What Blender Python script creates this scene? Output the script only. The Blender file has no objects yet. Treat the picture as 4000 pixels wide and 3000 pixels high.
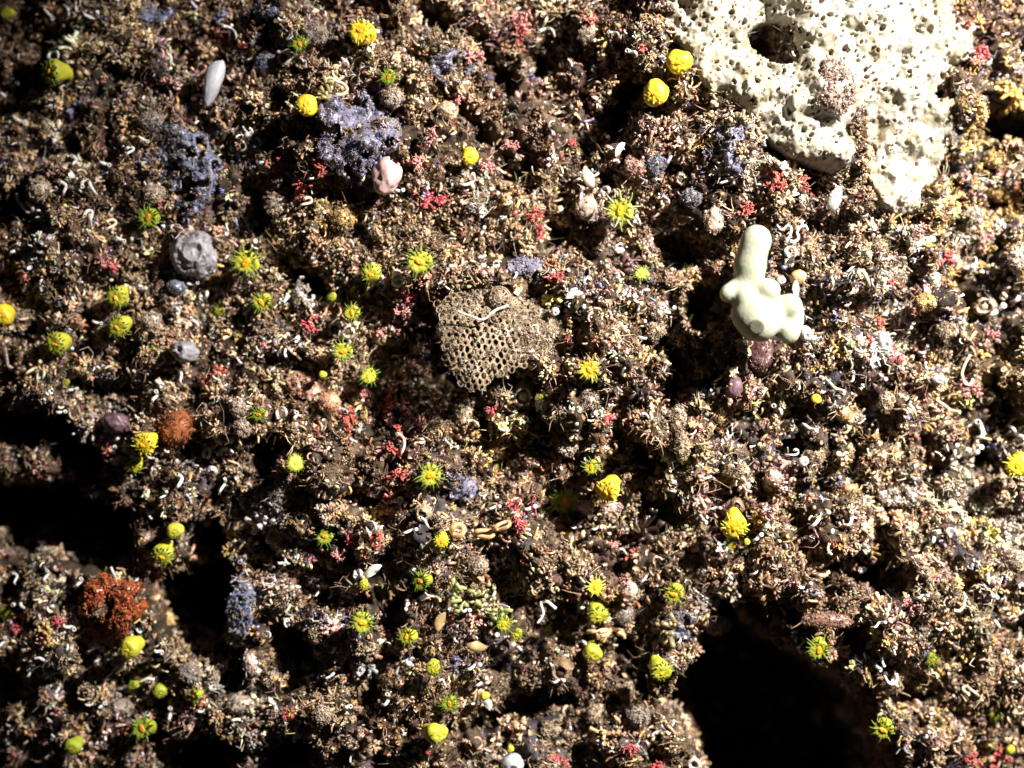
import bpy, bmesh, math
import numpy as np
from mathutils import Vector, Matrix

# ------------------------------------------------------------------ camera, world, light
D = 7.0                       # camera distance to the rock face; the frame is 4 x 3 units there
scene = bpy.context.scene
scene.unit_settings.scale_length = 0.1      # one unit = 10 cm, the frame is about 40 cm wide
cam_data = bpy.data.cameras.new("camera")
cam = bpy.data.objects.new("camera", cam_data)
scene.collection.objects.link(cam)
cam.location = (0, -D, 0)
cam.rotation_euler = (math.radians(90), 0, 0)
cam_data.sensor_width = 36
cam_data.lens = 36 * D / 4.0
cam_data.clip_start = 0.05
cam_data.clip_end = 200
cam_data.dof.use_dof = True
cam_data.dof.focus_distance = D - 0.2
cam_data.dof.aperture_fstop = 0.34
scene.camera = cam

world = bpy.data.worlds.new("World")
scene.world = world
world.use_nodes = True
bg = world.node_tree.nodes["Background"]
bg.inputs[0].default_value = (0.10, 0.16, 0.30, 1)      # dim deep water
bg.inputs[1].default_value = 0.05

lamp_data = bpy.data.lights.new("dive_strobe", 'SPOT')   # the diver's one strobe, up and to the right
lamp_data.energy = 16500
lamp_data.color = (1.0, 0.96, 0.91)
lamp_data.shadow_soft_size = 0.2
lamp_data.spot_size = math.radians(49)
lamp_data.spot_blend = 1.0
lamp = bpy.data.objects.new("dive_strobe", lamp_data)
scene.collection.objects.link(lamp)
lamp.location = (5.2, -5.6, 4.3)
aim = Vector((1.35, 0, 0.25)) - lamp.location
lamp.rotation_euler = aim.to_track_quat('-Z', 'Y').to_euler()

scene.view_settings.view_transform = 'Standard'
scene.view_settings.look = 'None'
scene.view_settings.exposure = 0.0
scene.view_settings.gamma = 1.0

rng = np.random.default_rng(7)
COL = scene.collection

# ------------------------------------------------------------------ helpers
def hash3(ix, iy, iz, seed):
    n = (ix.astype(np.int64) * 374761393 + iy.astype(np.int64) * 668265263 + iz.astype(np.int64) * 2147483647 + seed * 1442695041) & 0xFFFFFFFF
    n = ((n ^ (n >> 13)) * 1274126177) & 0xFFFFFFFF
    n = ((n ^ (n >> 15)) * 2246822519) & 0xFFFFFFFF
    n = n ^ (n >> 16)
    return (n & 0xFFFFFF) / float(0xFFFFFF)

def vnoise(p, seed=0):
    """value noise in -1..1 for an (n,3) array"""
    p = np.asarray(p, float)
    i = np.floor(p).astype(np.int64); f = p - i
    f = f * f * (3 - 2 * f)
    out = 0
    for dx in (0, 1):
        wx = f[:, 0] if dx else 1 - f[:, 0]
        for dy in (0, 1):
            wy = f[:, 1] if dy else 1 - f[:, 1]
            for dz in (0, 1):
                wz = f[:, 2] if dz else 1 - f[:, 2]
                out = out + wx * wy * wz * hash3(i[:, 0] + dx, i[:, 1] + dy, i[:, 2] + dz, seed)
    return out * 2 - 1

def fbm(p, octaves=4, seed=0, gain=0.5):
    a, s, out = 1.0, 0.0, 0
    p = np.array(p, float)
    for k in range(octaves):
        out = out + a * vnoise(p, seed + k * 17)
        s += a; a *= gain; p = p * 2.03 + 3.7
    return out / s

def worley(x, z, cell, seed):
    """distance to the nearest jittered point / cell, and that point's random number"""
    gx = np.floor(x / cell).astype(np.int64); gz = np.floor(z / cell).astype(np.int64)
    best = np.full(x.shape, 9e9); rid = np.zeros(x.shape)
    zero = np.zeros_like(gx)
    for dx in (-1, 0, 1):
        for dz in (-1, 0, 1):
            cx, cz = gx + dx, gz + dz
            px = (cx + hash3(cx, cz, zero, seed)) * cell
            pz = (cz + hash3(cx, cz, zero, seed + 1)) * cell
            d = np.hypot(x - px, z - pz) / cell
            m = d < best
            best = np.where(m, d, best)
            rid = np.where(m, hash3(cx, cz, zero, seed + 2), rid)
    return best, rid

def sstep(a, b, x):
    t = np.clip((x - a) / (b - a), 0, 1)
    return t * t * (3 - 2 * t)

def uv(px, py):
    return (px - 2000) / 1000.0, (1500 - py) / 1000.0

def poly_sdf(poly, x, z):
    """positive inside; poly in photograph pixels"""
    P = np.array([uv(*p) for p in poly])
    d = np.full(x.shape, 9e9); ins = np.zeros(x.shape, bool)
    n = len(P)
    for i in range(n):
        a, b = P[i], P[(i + 1) % n]
        e = b - a
        t = np.clip(((x - a[0]) * e[0] + (z - a[1]) * e[1]) / max(e @ e, 1e-12), 0, 1)
        d = np.minimum(d, np.hypot(x - a[0] - t * e[0], z - a[1] - t * e[1]))
        c = (a[1] > z) != (b[1] > z)
        with np.errstate(divide='ignore', invalid='ignore'):
            xi = a[0] + (z - a[1]) / (b[1] - a[1] + 1e-15) * e[0]
        ins ^= c & (x < xi)
    return np.where(ins, d, -d)

def mesh_from(name, verts, faces, smooth=True, colors=None):
    """faces: list of (n,k) int arrays"""
    me = bpy.data.meshes.new(name)
    verts = np.asarray(verts, np.float32)
    me.vertices.add(len(verts)); me.vertices.foreach_set('co', verts.ravel())
    loops = np.concatenate([np.asarray(f, np.int32).ravel() for f in faces])
    tot = np.concatenate([np.full(len(f), np.asarray(f).shape[1], np.int32) for f in faces])
    start = np.concatenate([[0], np.cumsum(tot)[:-1]]).astype(np.int32)
    me.loops.add(len(loops)); me.loops.foreach_set('vertex_index', loops)
    me.polygons.add(len(tot)); me.polygons.foreach_set('loop_start', start); me.polygons.foreach_set('loop_total', tot)
    me.update(calc_edges=True)
    me.polygons.foreach_set('use_smooth', np.full(len(tot), smooth, bool))
    if colors is not None:
        at = me.color_attributes.new('Col', 'FLOAT_COLOR', 'POINT')
        c4 = np.ones((len(verts), 4), np.float32); c4[:, :3] = colors
        at.data.foreach_set('color', c4.ravel())
    return me

def obj(name, me, mat, parent=None, loc=None):
    o = bpy.data.objects.new(name, me); COL.objects.link(o)
    if mat is not None and len(me.materials) == 0: me.materials.append(mat)
    if parent is not None: o.parent = parent
    if loc is not None: o.location = loc
    return o

def tag(o, label, cat=None, group=None, kind=None):
    o['label'] = label
    if cat: o['category'] = cat
    if group: o['group'] = group
    if kind: o['kind'] = kind
    return o

def empty(name, loc):
    o = bpy.data.objects.new(name, None); COL.objects.link(o)
    o.location = loc; o.empty_display_size = 0.03
    return o

class Soup:
    """collects verts and faces for one mesh"""
    def __init__(s): s.v, s.f, s.c, s.n = [], {3: [], 4: []}, [], 0
    def add(s, v, faces, col=None):
        v = np.asarray(v, float)
        s.v.append(v)
        for f in faces:
            f = np.asarray(f, np.int64)
            if len(f): s.f[f.shape[1]].append(f + s.n)
        s.c.append(np.tile(np.asarray(col if col is not None else (1, 1, 1), float), (len(v), 1)) if col is None or np.ndim(col) == 1 else col)
        s.n += len(v)
    def mesh(s, name, smooth=True, colors=False):
        fs = [np.concatenate(s.f[k]) for k in (3, 4) if s.f[k]]
        return mesh_from(name, np.concatenate(s.v), fs, smooth, np.concatenate(s.c) if colors else None)

def frame(n):
    n = np.asarray(n, float); n = n / np.linalg.norm(n)
    a = np.array((0, 0, 1.0)) if abs(n[2]) < 0.9 else np.array((1.0, 0, 0))
    u = np.cross(a, n); u /= np.linalg.norm(u)
    return u, np.cross(n, u), n

def tube(path, radii, sides=8, cap=True, hollow=False):
    path = np.asarray(path, float); radii = np.broadcast_to(np.asarray(radii, float), (len(path),))
    t = np.gradient(path, axis=0); t /= np.linalg.norm(t, axis=1)[:, None] + 1e-12
    u, v, _ = frame(t[0])
    rings = []
    for i in range(len(path)):
        u = u - t[i] * (u @ t[i]); u /= np.linalg.norm(u) + 1e-12
        v = np.cross(t[i], u)
        a = np.arange(sides) / sides * 2 * math.pi
        rings.append(path[i] + radii[i] * (np.cos(a)[:, None] * u + np.sin(a)[:, None] * v))
    if hollow:
        for back, k in ((0.0, 0.66), (-2.2, 0.5)):
            rings.append(path[-1] + t[-1] * radii[-1] * back + (rings[len(path) - 1] - path[-1]) * k)
    V = np.concatenate(rings); m = len(rings)
    i = np.arange(m - 1)[:, None] * sides; j = np.arange(sides)[None]; j2 = (j + 1) % sides
    Q = np.stack([i + j, i + j2, i + j2 + sides, i + j + sides], -1).reshape(-1, 4)
    T = []
    if cap:
        V = np.concatenate([V, path[:1], rings[-1].mean(0)[None]])
        k = m * sides
        T = np.concatenate([np.stack([np.full(sides, k), np.roll(np.arange(sides), -1), np.arange(sides)], -1),
                            np.stack([np.full(sides, k + 1), (m - 1) * sides + np.arange(sides), (m - 1) * sides + np.roll(np.arange(sides), -1)], -1)])
    return V, [Q, T]

def lathe(profile, sides=24):
    """profile (r, h) from bottom to top, axis +Z"""
    a = np.arange(sides) / sides * 2 * math.pi
    V = np.concatenate([np.stack([r * np.cos(a), r * np.sin(a), np.full(sides, h)], -1) for r, h in profile])
    m = len(profile)
    i = np.arange(m - 1)[:, None] * sides; j = np.arange(sides)[None]; j2 = (j + 1) % sides
    Q = np.stack([i + j, i + j2, i + j2 + sides, i + j + sides], -1).reshape(-1, 4)
    return V, [Q]

_ico = {}
def ico(sub):
    if sub not in _ico:
        bm = bmesh.new(); bmesh.ops.create_icosphere(bm, subdivisions=sub, radius=1)
        bm.verts.ensure_lookup_table()
        _ico[sub] = (np.array([v.co[:] for v in bm.verts]), np.array([[v.index for v in f.verts] for f in bm.faces]))
        bm.free()
    return _ico[sub]

# ------------------------------------------------------------------ materials
def new_mat(name):
    m = bpy.data.materials.new(name); m.use_nodes = True
    nt = m.node_tree; p = nt.nodes['Principled BSDF']
    return m, nt, p

def organic(name, c1, c2, scale=30.0, rough=0.55, sss=0.0, bump=0.3, spec=0.4, attr=False, c3=None, translucent=0.0, radius=(0.05, 0.03, 0.015)):
    """two or three tones mixed by noise, fine bump"""
    m, nt, p = new_mat(name)
    L = nt.links.new
    tc = nt.nodes.new('ShaderNodeTexCoord')
    no = nt.nodes.new('ShaderNodeTexNoise'); no.inputs['Scale'].default_value = scale; no.inputs['Detail'].default_value = 5; no.inputs['Roughness'].default_value = 0.65
    L(tc.outputs['Object'], no.inputs['Vector'])
    r = nt.nodes.new('ShaderNodeValToRGB')
    r.color_ramp.elements[0].position = 0.35; r.color_ramp.elements[0].color = (*c1, 1)
    r.color_ramp.elements[1].position = 0.65; r.color_ramp.elements[1].color = (*c2, 1)
    if c3:
        e = r.color_ramp.elements.new(0.8); e.color = (*c3, 1)
    L(no.outputs['Fac'], r.inputs['Fac'])
    col = r.outputs['Color']
    if attr:
        at = nt.nodes.new('ShaderNodeAttribute'); at.attribute_name = 'Col'
        mx = nt.nodes.new('ShaderNodeMix'); mx.data_type = 'RGBA'; mx.blend_type = 'MULTIPLY'; mx.inputs[0].default_value = 1
        L(at.outputs['Color'], mx.inputs[6]); L(col, mx.inputs[7]); col = mx.outputs[2]
    L(col, p.inputs['Base Color'])
    p.inputs['Roughness'].default_value = rough
    p.inputs['Specular IOR Level'].default_value = spec
    if sss:
        p.inputs['Subsurface Weight'].default_value = sss
        p.inputs['Subsurface Radius'].default_value = radius
        p.inputs['Subsurface Scale'].default_value = 1.0
    if bump:
        n2 = nt.nodes.new('ShaderNodeTexNoise'); n2.inputs['Scale'].default_value = scale * 3.5; n2.inputs['Detail'].default_value = 4
        L(tc.outputs['Object'], n2.inputs['Vector'])
        b = nt.nodes.new('ShaderNodeBump'); b.inputs['Strength'].default_value = bump; b.inputs['Distance'].default_value = 0.01
        L(n2.outputs['Fac'], b.inputs['Height']); L(b.outputs['Normal'], p.inputs['Normal'])
    if translucent:
        tr = nt.nodes.new('ShaderNodeBsdfTranslucent'); L(col, tr.inputs['Color'])
        ms = nt.nodes.new('ShaderNodeMixShader'); ms.inputs[0].default_value = translucent
        out = nt.nodes['Material Output']
        L(p.outputs[0], ms.inputs[1]); L(tr.outputs[0], ms.inputs[2]); L(ms.outputs[0], out.inputs['Surface'])
    return m

M = {}
M['rock'] = organic('rock', (0.45, 0.43, 0.42), (1.0, 1.0, 1.0), 40, 0.75, bump=1.0, spec=0.2, attr=True)
M['turf'] = organic('turf', (0.62, 0.6, 0.58), (1.0, 1.0, 1.0), 26, 0.34, bump=0.25, spec=0.6, attr=True)
M['shell'] = organic('shell', (0.34, 0.29, 0.23), (0.78, 0.76, 0.74), 40, 0.35, bump=0.15, spec=0.5)
M['cream_shell'] = organic('cream_shell', (0.42, 0.33, 0.22), (0.68, 0.58, 0.42), 40, 0.4, bump=0.2)
M['tan_shell'] = organic('tan_shell', (0.32, 0.19, 0.08), (0.55, 0.37, 0.19), 30, 0.35, bump=0.2, sss=0.2)
M['coral_yellow'] = organic('coral_yellow', (0.60, 0.40, 0.015), (0.74, 0.57, 0.04), 22, 0.5, sss=0.6, bump=0.2, radius=(0.03, 0.022, 0.006))
M['coral_lemon'] = organic('coral_lemon', (0.31, 0.31, 0.02), (0.44, 0.42, 0.04), 22, 0.5, sss=0.6, bump=0.2, radius=(0.03, 0.022, 0.006))
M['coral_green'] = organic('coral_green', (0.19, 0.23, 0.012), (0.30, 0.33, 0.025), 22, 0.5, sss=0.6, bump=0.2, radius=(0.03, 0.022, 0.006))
M['tent_yellow'] = organic('tent_yellow', (0.48, 0.46, 0.04), (0.64, 0.62, 0.11), 30, 0.4, bump=0.2, translucent=0.35)
M['tent_lemon'] = organic('tent_lemon', (0.19, 0.26, 0.035), (0.31, 0.38, 0.08), 30, 0.4, bump=0.2, translucent=0.55)
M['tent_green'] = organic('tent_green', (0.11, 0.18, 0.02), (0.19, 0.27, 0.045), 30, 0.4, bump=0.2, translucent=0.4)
M['tent_pale'] = organic('tent_pale', (0.40, 0.43, 0.15), (0.56, 0.58, 0.29), 30, 0.35, bump=0.2, translucent=0.5)
M['oral'] = organic('oral', (0.78, 0.27, 0.008), (0.86, 0.48, 0.012), 30, 0.45, sss=0.2, bump=0.25)
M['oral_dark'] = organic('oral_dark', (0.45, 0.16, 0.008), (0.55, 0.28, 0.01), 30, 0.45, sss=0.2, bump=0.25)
M['white_sponge'] = organic('white_sponge', (0.20, 0.168, 0.105), (0.355, 0.337, 0.29), 11, 0.6, sss=0.2, bump=0.4, c3=(0.335, 0.345, 0.385), spec=0.25)
M['cream_sponge'] = organic('cream_sponge', (0.27, 0.275, 0.19), (0.345, 0.345, 0.27), 20, 0.6, spec=0.2, sss=0.8, bump=0.25, radius=(0.06, 0.06, 0.04))
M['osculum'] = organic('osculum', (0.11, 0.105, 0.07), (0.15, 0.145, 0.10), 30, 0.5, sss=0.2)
M['milky'] = organic('milky', (0.27, 0.275, 0.31), (0.42, 0.42, 0.44), 14, 0.35, sss=0.5, bump=0.1)
M['violet'] = organic('violet', (0.05, 0.05, 0.09), (0.17, 0.16, 0.235), 13, 0.55, sss=0.1, bump=0.5, c3=(0.30, 0.26, 0.31))
M['bluegrey'] = organic('bluegrey', (0.05, 0.06, 0.10), (0.18, 0.195, 0.26), 12, 0.5, sss=0.1, bump=0.5, c3=(0.3, 0.28, 0.28))
M['grey'] = organic('grey', (0.10, 0.09, 0.10), (0.27, 0.255, 0.27), 13, 0.45, sss=0.1, bump=0.6)
M['orange'] = organic('orange', (0.40, 0.07, 0.006), (0.72, 0.19, 0.02), 9, 0.6, sss=0.15, bump=0.6)
M['rust'] = organic('rust', (0.12, 0.03, 0.01), (0.27, 0.085, 0.025), 9, 0.55, sss=0.15, bump=0.5)
M['peach'] = organic('peach', (0.36, 0.15, 0.08), (0.56, 0.30, 0.19), 24, 0.55, sss=0.25, bump=0.4)
M['pink'] = organic('pink', (0.36, 0.22, 0.20), (0.52, 0.37, 0.35), 10, 0.5, sss=0.3, bump=0.3)
M['silt'] = organic('silt', (0.17, 0.12, 0.075), (0.40, 0.31, 0.21), 24, 0.65, bump=0.5, c3=(0.55, 0.46, 0.36))
M['pale'] = organic('pale', (0.36, 0.30, 0.25), (0.62, 0.56, 0.50), 22, 0.6, bump=0.5, sss=0.1)
M['gold'] = organic('gold', (0.36, 0.20, 0.05), (0.60, 0.40, 0.14), 22, 0.5, bump=0.4, sss=0.1)
M['red'] = organic('red', (0.30, 0.045, 0.035), (0.52, 0.13, 0.10), 30, 0.5, bump=0.3, sss=0.1)
M['crimson'] = organic('crimson', (0.38, 0.035, 0.05), (0.60, 0.13, 0.13), 30, 0.5, bump=0.3, sss=0.1)
M['rosy'] = organic('rosy', (0.40, 0.13, 0.12), (0.64, 0.30, 0.27), 30, 0.5, bump=0.3, sss=0.1)
M['net'] = organic('net', (0.13, 0.09, 0.052), (0.27, 0.20, 0.13), 22, 0.5, bump=0.5, c3=(0.36, 0.28, 0.22))
M['plum'] = organic('plum', (0.05, 0.026, 0.03), (0.15, 0.085, 0.10), 12, 0.4, bump=0.3, sss=0.1)
M['dark'] = organic('dark', (0.02, 0.015, 0.012), (0.06, 0.045, 0.035), 20, 0.6)

# ------------------------------------------------------------------ the rock face: a relief with clefts and lumps
STEP = 0.0085
gx = np.arange(-3.3, 3.3001, STEP); gz = np.arange(-2.6, 2.6001, STEP)
GX, GZ = np.meshgrid(gx, gz)
flat = np.stack([GX.ravel(), np.zeros(GX.size), GZ.ravel()], -1)

NETCLEFT = [(1720, 1240), (1740, 1360), (1790, 1490), (1850, 1520), (1990, 1450), (2050, 1330), (2040, 1220), (1900, 1200)]
CLEFTS = [   # outline in photograph pixels, depth, softness
    ([(2740, 2470), (2800, 2400), (2900, 2350), (3060, 2325), (3090, 2420), (3110, 2520), (3180, 2600), (3300, 2620), (3370, 2720), (3440, 2800), (3520, 2900), (3600, 3060), (3600, 3500), (2780, 3500), (2760, 2980), (2700, 2830), (2600, 2780), (2640, 2660), (2720, 2600)], 1.5, 0.10),
    ([(-700, 1560), (60, 1580), (260, 1600), (280, 1700), (380, 1780), (360, 1880), (300, 1940), (430, 2000), (470, 2110), (480, 2180), (380, 2240), (200, 2230), (60, 2180), (-700, 2150), (-700, 1900), (60, 1860), (160, 1820), (120, 1760), (-700, 1760)], 1.2, 0.08),
    ([(700, 2060), (820, 2000), (880, 2080), (880, 2200), (910, 2330), (900, 2420), (850, 2480), (840, 2580), (700, 2580), (620, 2500), (600, 2400), (570, 2290), (560, 2220), (660, 2230), (720, 2190)], 1.3, 0.08),
    ([(840, 2540), (960, 2540), (985, 2640), (960, 2720), (880, 2700)], 0.8, 0.06),
    ([(3240, 2200), (3280, 2215), (3330, 2240), (3400, 2240), (3450, 2180), (3560, 2200), (3580, 2260), (3560, 2310), (3440, 2310), (3350, 2300), (3280, 2260)], 0.8, 0.05),
    ([(2590, 1350), (2660, 1360), (2690, 1400), (2680, 1480), (2650, 1530), (2610, 1500), (2600, 1430)], 0.9, 0.04),
    ([(2640, 1120), (2760, 1050), (2860, 1080), (2900, 1200), (2890, 1310), (2800, 1370), (2690, 1370), (2620, 1260)], 0.55, 0.08),
    ([(3040, 1720), (3130, 1705), (3190, 1740), (3170, 1775), (3060, 1765)], 0.6, 0.04),
    ([(1980, 2740), (2090, 2680), (2200, 2690), (2240, 2740), (2150, 2800), (2040, 2830), (1930, 2870), (1850, 2860), (1900, 2790)], 0.8, 0.06),
    ([(1930, 2540), (2030, 2540), (2010, 2660), (1950, 2700), (1915, 2620)], 0.7, 0.05),
    ([(1580, -20), (1700, -20), (1800, 60), (1900, 110), (1910, 160), (1820, 150), (1720, 110), (1640, 60)], 0.7, 0.06),
    ([(1890, 170), (1990, 190), (2040, 280), (1990, 370), (1910, 300), (1870, 230)], 0.6, 0.06),
    ([(2060, 180), (2130, 150), (2200, 230), (2180, 320), (2060, 300)], 0.45, 0.06),
    ([(3810, 340), (3900, 330), (4050, 350), (4300, 400), (4300, 600), (3990, 560), (3930, 510), (3880, 440)], 0.9, 0.05),
    ([(3650, 290), (3720, 290), (3720, 390), (3660, 400), (3630, 350)], 0.5, 0.04),
    ([(1090, 1000), (1160, 1010), (1240, 1060), (1270, 1140), (1230, 1180), (1130, 1120)], 0.7, 0.05),
    ([(1840, 1600), (1900, 1590), (1930, 1650), (1900, 1690), (1850, 1680)], 0.6, 0.035),
    ([(1935, 1600), (2000, 1580), (2020, 1650), (2000, 1700), (1950, 1690)], 0.6, 0.035),
    ([(1000, 1740), (1080, 1680), (1110, 1760), (1100, 1880), (1150, 1910), (1060, 1960), (990, 1880)], 0.8, 0.07),
    ([(2430, 2510), (2500, 2520), (2560, 2560), (2560, 2700), (2520, 2740), (2440, 2650)], 0.7, 0.06),
    ([(2470, 1720), (2540, 1700), (2580, 1800), (2520, 1880), (2460, 1840)], 0.5, 0.06),
    ([(2120, 1900), (2280, 1880), (2300, 2040), (2200, 2100), (2120, 2020)], 0.5, 0.06),
    ([(2470, 1980), (2620, 1950), (2660, 2040), (2560, 2100), (2480, 2060)], 0.6, 0.06),
    ([(260, 690), (330, 700), (420, 760), (400, 800), (300, 770)], 0.6, 0.06),
    ([(0, 240), (140, 230), (160, 310), (60, 340), (-100, 320)], 0.5, 0.06),
    ([(640, 120), (740, 120), (770, 230), (660, 270)], 0.6, 0.06),
    ([(2390, 380), (2500, 290), (2560, 310), (2500, 420), (2430, 480), (2400, 560), (2340, 500)], 0.7, 0.06),
    ([(2970, 590), (3080, 600), (3150, 640), (3130, 680), (3010, 660)], 0.6, 0.05),
    ([(3350, 800), (3450, 790), (3500, 860), (3420, 870)], 0.5, 0.05),
    ([(2560, 900), (2680, 880), (2800, 950), (2780, 1060), (2640, 1080), (2560, 1000)], 0.35, 0.08),
    ([(1640, 1260), (1710, 1240), (1730, 1380), (1760, 1480), (1720, 1520), (1650, 1440)], 0.35, 0.06),
    ([(1480, 2300), (1570, 2290), (1600, 2400), (1560, 2540), (1480, 2500)], 0.6, 0.06),
    ([(1080, 2460), (1160, 2450), (1190, 2560), (1230, 2600), (1130, 2640), (1080, 2560)], 0.55, 0.06),
    ([(950, 2950), (1080, 2860), (1240, 2880), (1200, 3000), (1000, 3100)], 0.6, 0.08),
    ([(560, 2900), (800, 2860), (960, 2940), (900, 3200), (600, 3200)], 0.7, 0.08),
    ([(980, 2050), (1060, 2050), (1080, 2180), (1000, 2200)], 0.4, 0.06),
    ([(1030, 340), (1080, 330), (1100, 420), (1040, 450)], 0.5, 0.05),
    ([(2380, 2060), (2480, 2080), (2470, 2240), (2400, 2230)], 0.4, 0.06),
    ([(1360, 2710), (1440, 2690), (1480, 2780), (1430, 2870), (1370, 2820)], 0.5, 0.06),
    ([(940, 730), (1010, 700), (1010, 860), (940, 860)], 0.35, 0.06),
    ([(480, 1350), (540, 1330), (560, 1440), (480, 1470)], 0.35, 0.05),
    ([(280, 1480), (480, 1470), (560, 1520), (500, 1580), (320, 1560)], 0.5, 0.06),
    ([(3860, 1740), (3960, 1740), (3960, 1850), (3800, 1860)], 0.4, 0.06),
    ([(3920, 2430), (4100, 2420), (4100, 2560), (3980, 2540)], 0.5, 0.06),
    ([(3470, 1120), (3560, 1110), (3600, 1180), (3500, 1200)], 0.3, 0.05),
    ([(3300, 1560), (3420, 1520), (3460, 1640), (3380, 1680)], 0.3, 0.06),
    ([(3240, 2440), (3380, 2430), (3420, 2560), (3300, 2590)], 0.35, 0.06),
    ([(1330, 860), (1440, 850), (1450, 950), (1340, 960)], 0.25, 0.06),
    ([(600, 1420), (700, 1420), (690, 1520), (600, 1500)], 0.35, 0.06),
    ([(2300, 660), (2400, 650), (2440, 720), (2360, 740)], 0.4, 0.06),
    ([(2130, 840), (2320, 880), (2300, 980), (2150, 960)], 0.45, 0.07),
    ([(1940, 600), (2080, 600), (2080, 720), (1960, 720)], 0.45, 0.06),
]
CLEFTS += [(NETCLEFT, 0.6, 0.08), ([(2905, 185), (2895, 140), (2935, 105), (2990, 80), (3045, 85), (3070, 115), (3090, 200), (3105, 245), (3080, 280), (3035, 275), (2965, 245)], 0.7, 0.05)]
n_edge = fbm(flat * 7, 4, 11, 0.65).reshape(GX.shape)
H = 0.16 * fbm(flat * 1.1, 3, 3).reshape(GX.shape) + 0.05 * fbm(flat * 3.7, 2, 5).reshape(GX.shape) + 0.03 * GX - 0.055 * GX ** 2 - 0.05 * GZ ** 2
w1, id1 = worley(GX + 0.05 * n_edge, GZ + 0.05 * n_edge[::-1], 0.24, 21)
w2, id2 = worley(GX + 0.02 * n_edge, GZ, 0.105, 31)
w3, id3 = worley(GX, GZ + 0.015 * n_edge, 0.05, 41)
lump1 = np.clip(1 - (w1 / 0.75) ** 2, -0.4, 1) * (0.4 + id1)
lump2 = np.clip(1 - (w2 / 0.7) ** 2, -0.5, 1) * (0.4 + id2)
lump3 = np.clip(1 - (w3 / 0.7) ** 2, -0.5, 1) * (0.3 + id3)
vary = np.clip(0.75 + 0.9 * fbm(flat * 1.7, 2, 77).reshape(GX.shape), 0.15, 1.5)
H += vary * (0.145 * lump1 + 0.10 * lump2) + 0.035 * lump3
H += 0.16 * np.exp(-(((GX + 0.02) / 0.26) ** 2 + ((GZ - 0.42) / 0.075) ** 2))     # the mound that carries the net
H0 = H.copy()
PIT = np.zeros_like(H); PITD = np.zeros_like(H)
for poly, depth, soft in CLEFTS:
    P = np.array([uv(*p) for p in poly]); lo, hi = P.min(0) - 0.2, P.max(0) + 0.2
    i0, i1 = np.searchsorted(gx, (lo[0], hi[0])); j0, j1 = np.searchsorted(gz, (lo[1], hi[1]))
    if i1 <= i0 or j1 <= j0: continue
    s = (slice(j0, j1), slice(i0, i1))
    d = poly_sdf(poly, GX[s], GZ[s]) + 0.085 * n_edge[s] - 0.012
    k = sstep(-soft * 0.5, soft * 0.9, d)
    PIT[s] = np.maximum(PIT[s], k); PITD[s] = np.maximum(PITD[s], k * depth)
H = H * (1 - 0.5 * PIT) - PITD
FR = 0.016 * fbm(flat * 26, 4, 9, 0.65).reshape(GX.shape)
H += FR

def bil(A, x, z):
    fx = np.clip((np.asarray(x) - gx[0]) / STEP, 0, len(gx) - 1.001); fz = np.clip((np.asarray(z) - gz[0]) / STEP, 0, len(gz) - 1.001)
    i = fx.astype(int); j = fz.astype(int); a = fx - i; b = fz - j
    return (A[j, i] * (1 - a) * (1 - b) + A[j, i + 1] * a * (1 - b) + A[j + 1, i] * (1 - a) * b + A[j + 1, i + 1] * a * b)

GHz, GHx = np.gradient(H, STEP)
def surf_n(x, z):
    n = np.stack([-bil(GHx, x, z), np.full(np.shape(x), -1.0), -bil(GHz, x, z)], -1)
    return n / np.linalg.norm(n, axis=-1, keepdims=True)

def on_rock(px, py, lift=0.0, smooth=0.0):
    """the point of the rock that lies on the line of sight of a photograph pixel"""
    u, v = uv(px, py); y = 0.0
    for _ in range(6):
        k = (D + y) / D
        y = -float(np.max(bil(H, np.array([u * k]), np.array([v * k])))) - lift
    k = (D + y) / D
    return np.array([u * k, y, v * k])

def at_depth(px, py, y):
    u, v = uv(px, py); k = (D + y) / D
    return np.array([u * k, y, v * k])

def hloc(px, py, r, pc=75):
    """median height of the rock around a pixel, for laying larger things on it"""
    u, v = uv(px, py)
    a = np.linspace(-r, r, 9); X, Z = np.meshgrid(u + a, v + a)
    return float(np.percentile(bil(H, X, Z), pc))

nr, nc = H.shape
idx = np.arange(nr * nc).reshape(nr, nc)
Q = np.stack([idx[:-1, :-1], idx[:-1, 1:], idx[1:, 1:], idx[1:, :-1]], -1).reshape(-1, 4)
ck = np.clip(0.5 + 1.0 * fbm(flat * 6, 4, 301, 0.6), 0, 1)[:, None]; cv = sstep(0.12, 0.4, fbm(flat * 3.1, 4, 302, 0.6))[:, None]; cp = sstep(0.1, 0.4, fbm(flat * 3.7 + 9, 4, 303, 0.6))[:, None]; cf = np.clip(0.5 + fbm(flat * 45, 2, 304), 0.1, 1)[:, None]
rc = np.array((0.06, 0.038, 0.024)) * (1 - ck) + np.array((0.30, 0.205, 0.125)) * ck
rc = rc * (1 - 0.7 * cv) + 0.7 * cv * np.array((0.135, 0.125, 0.175)); rc = rc * (1 - 0.6 * cp) + 0.6 * cp * np.array((0.25, 0.125, 0.105))
rock = obj('reef_rock', mesh_from('reef_rock', np.stack([GX.ravel(), -H.ravel(), GZ.ravel()], -1), [Q], True, rc * (0.15 + 0.62 * cf)), M['rock'])
tag(rock, 'dark brown rock face with black clefts under all the growth', 'rock', kind='structure')


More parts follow.
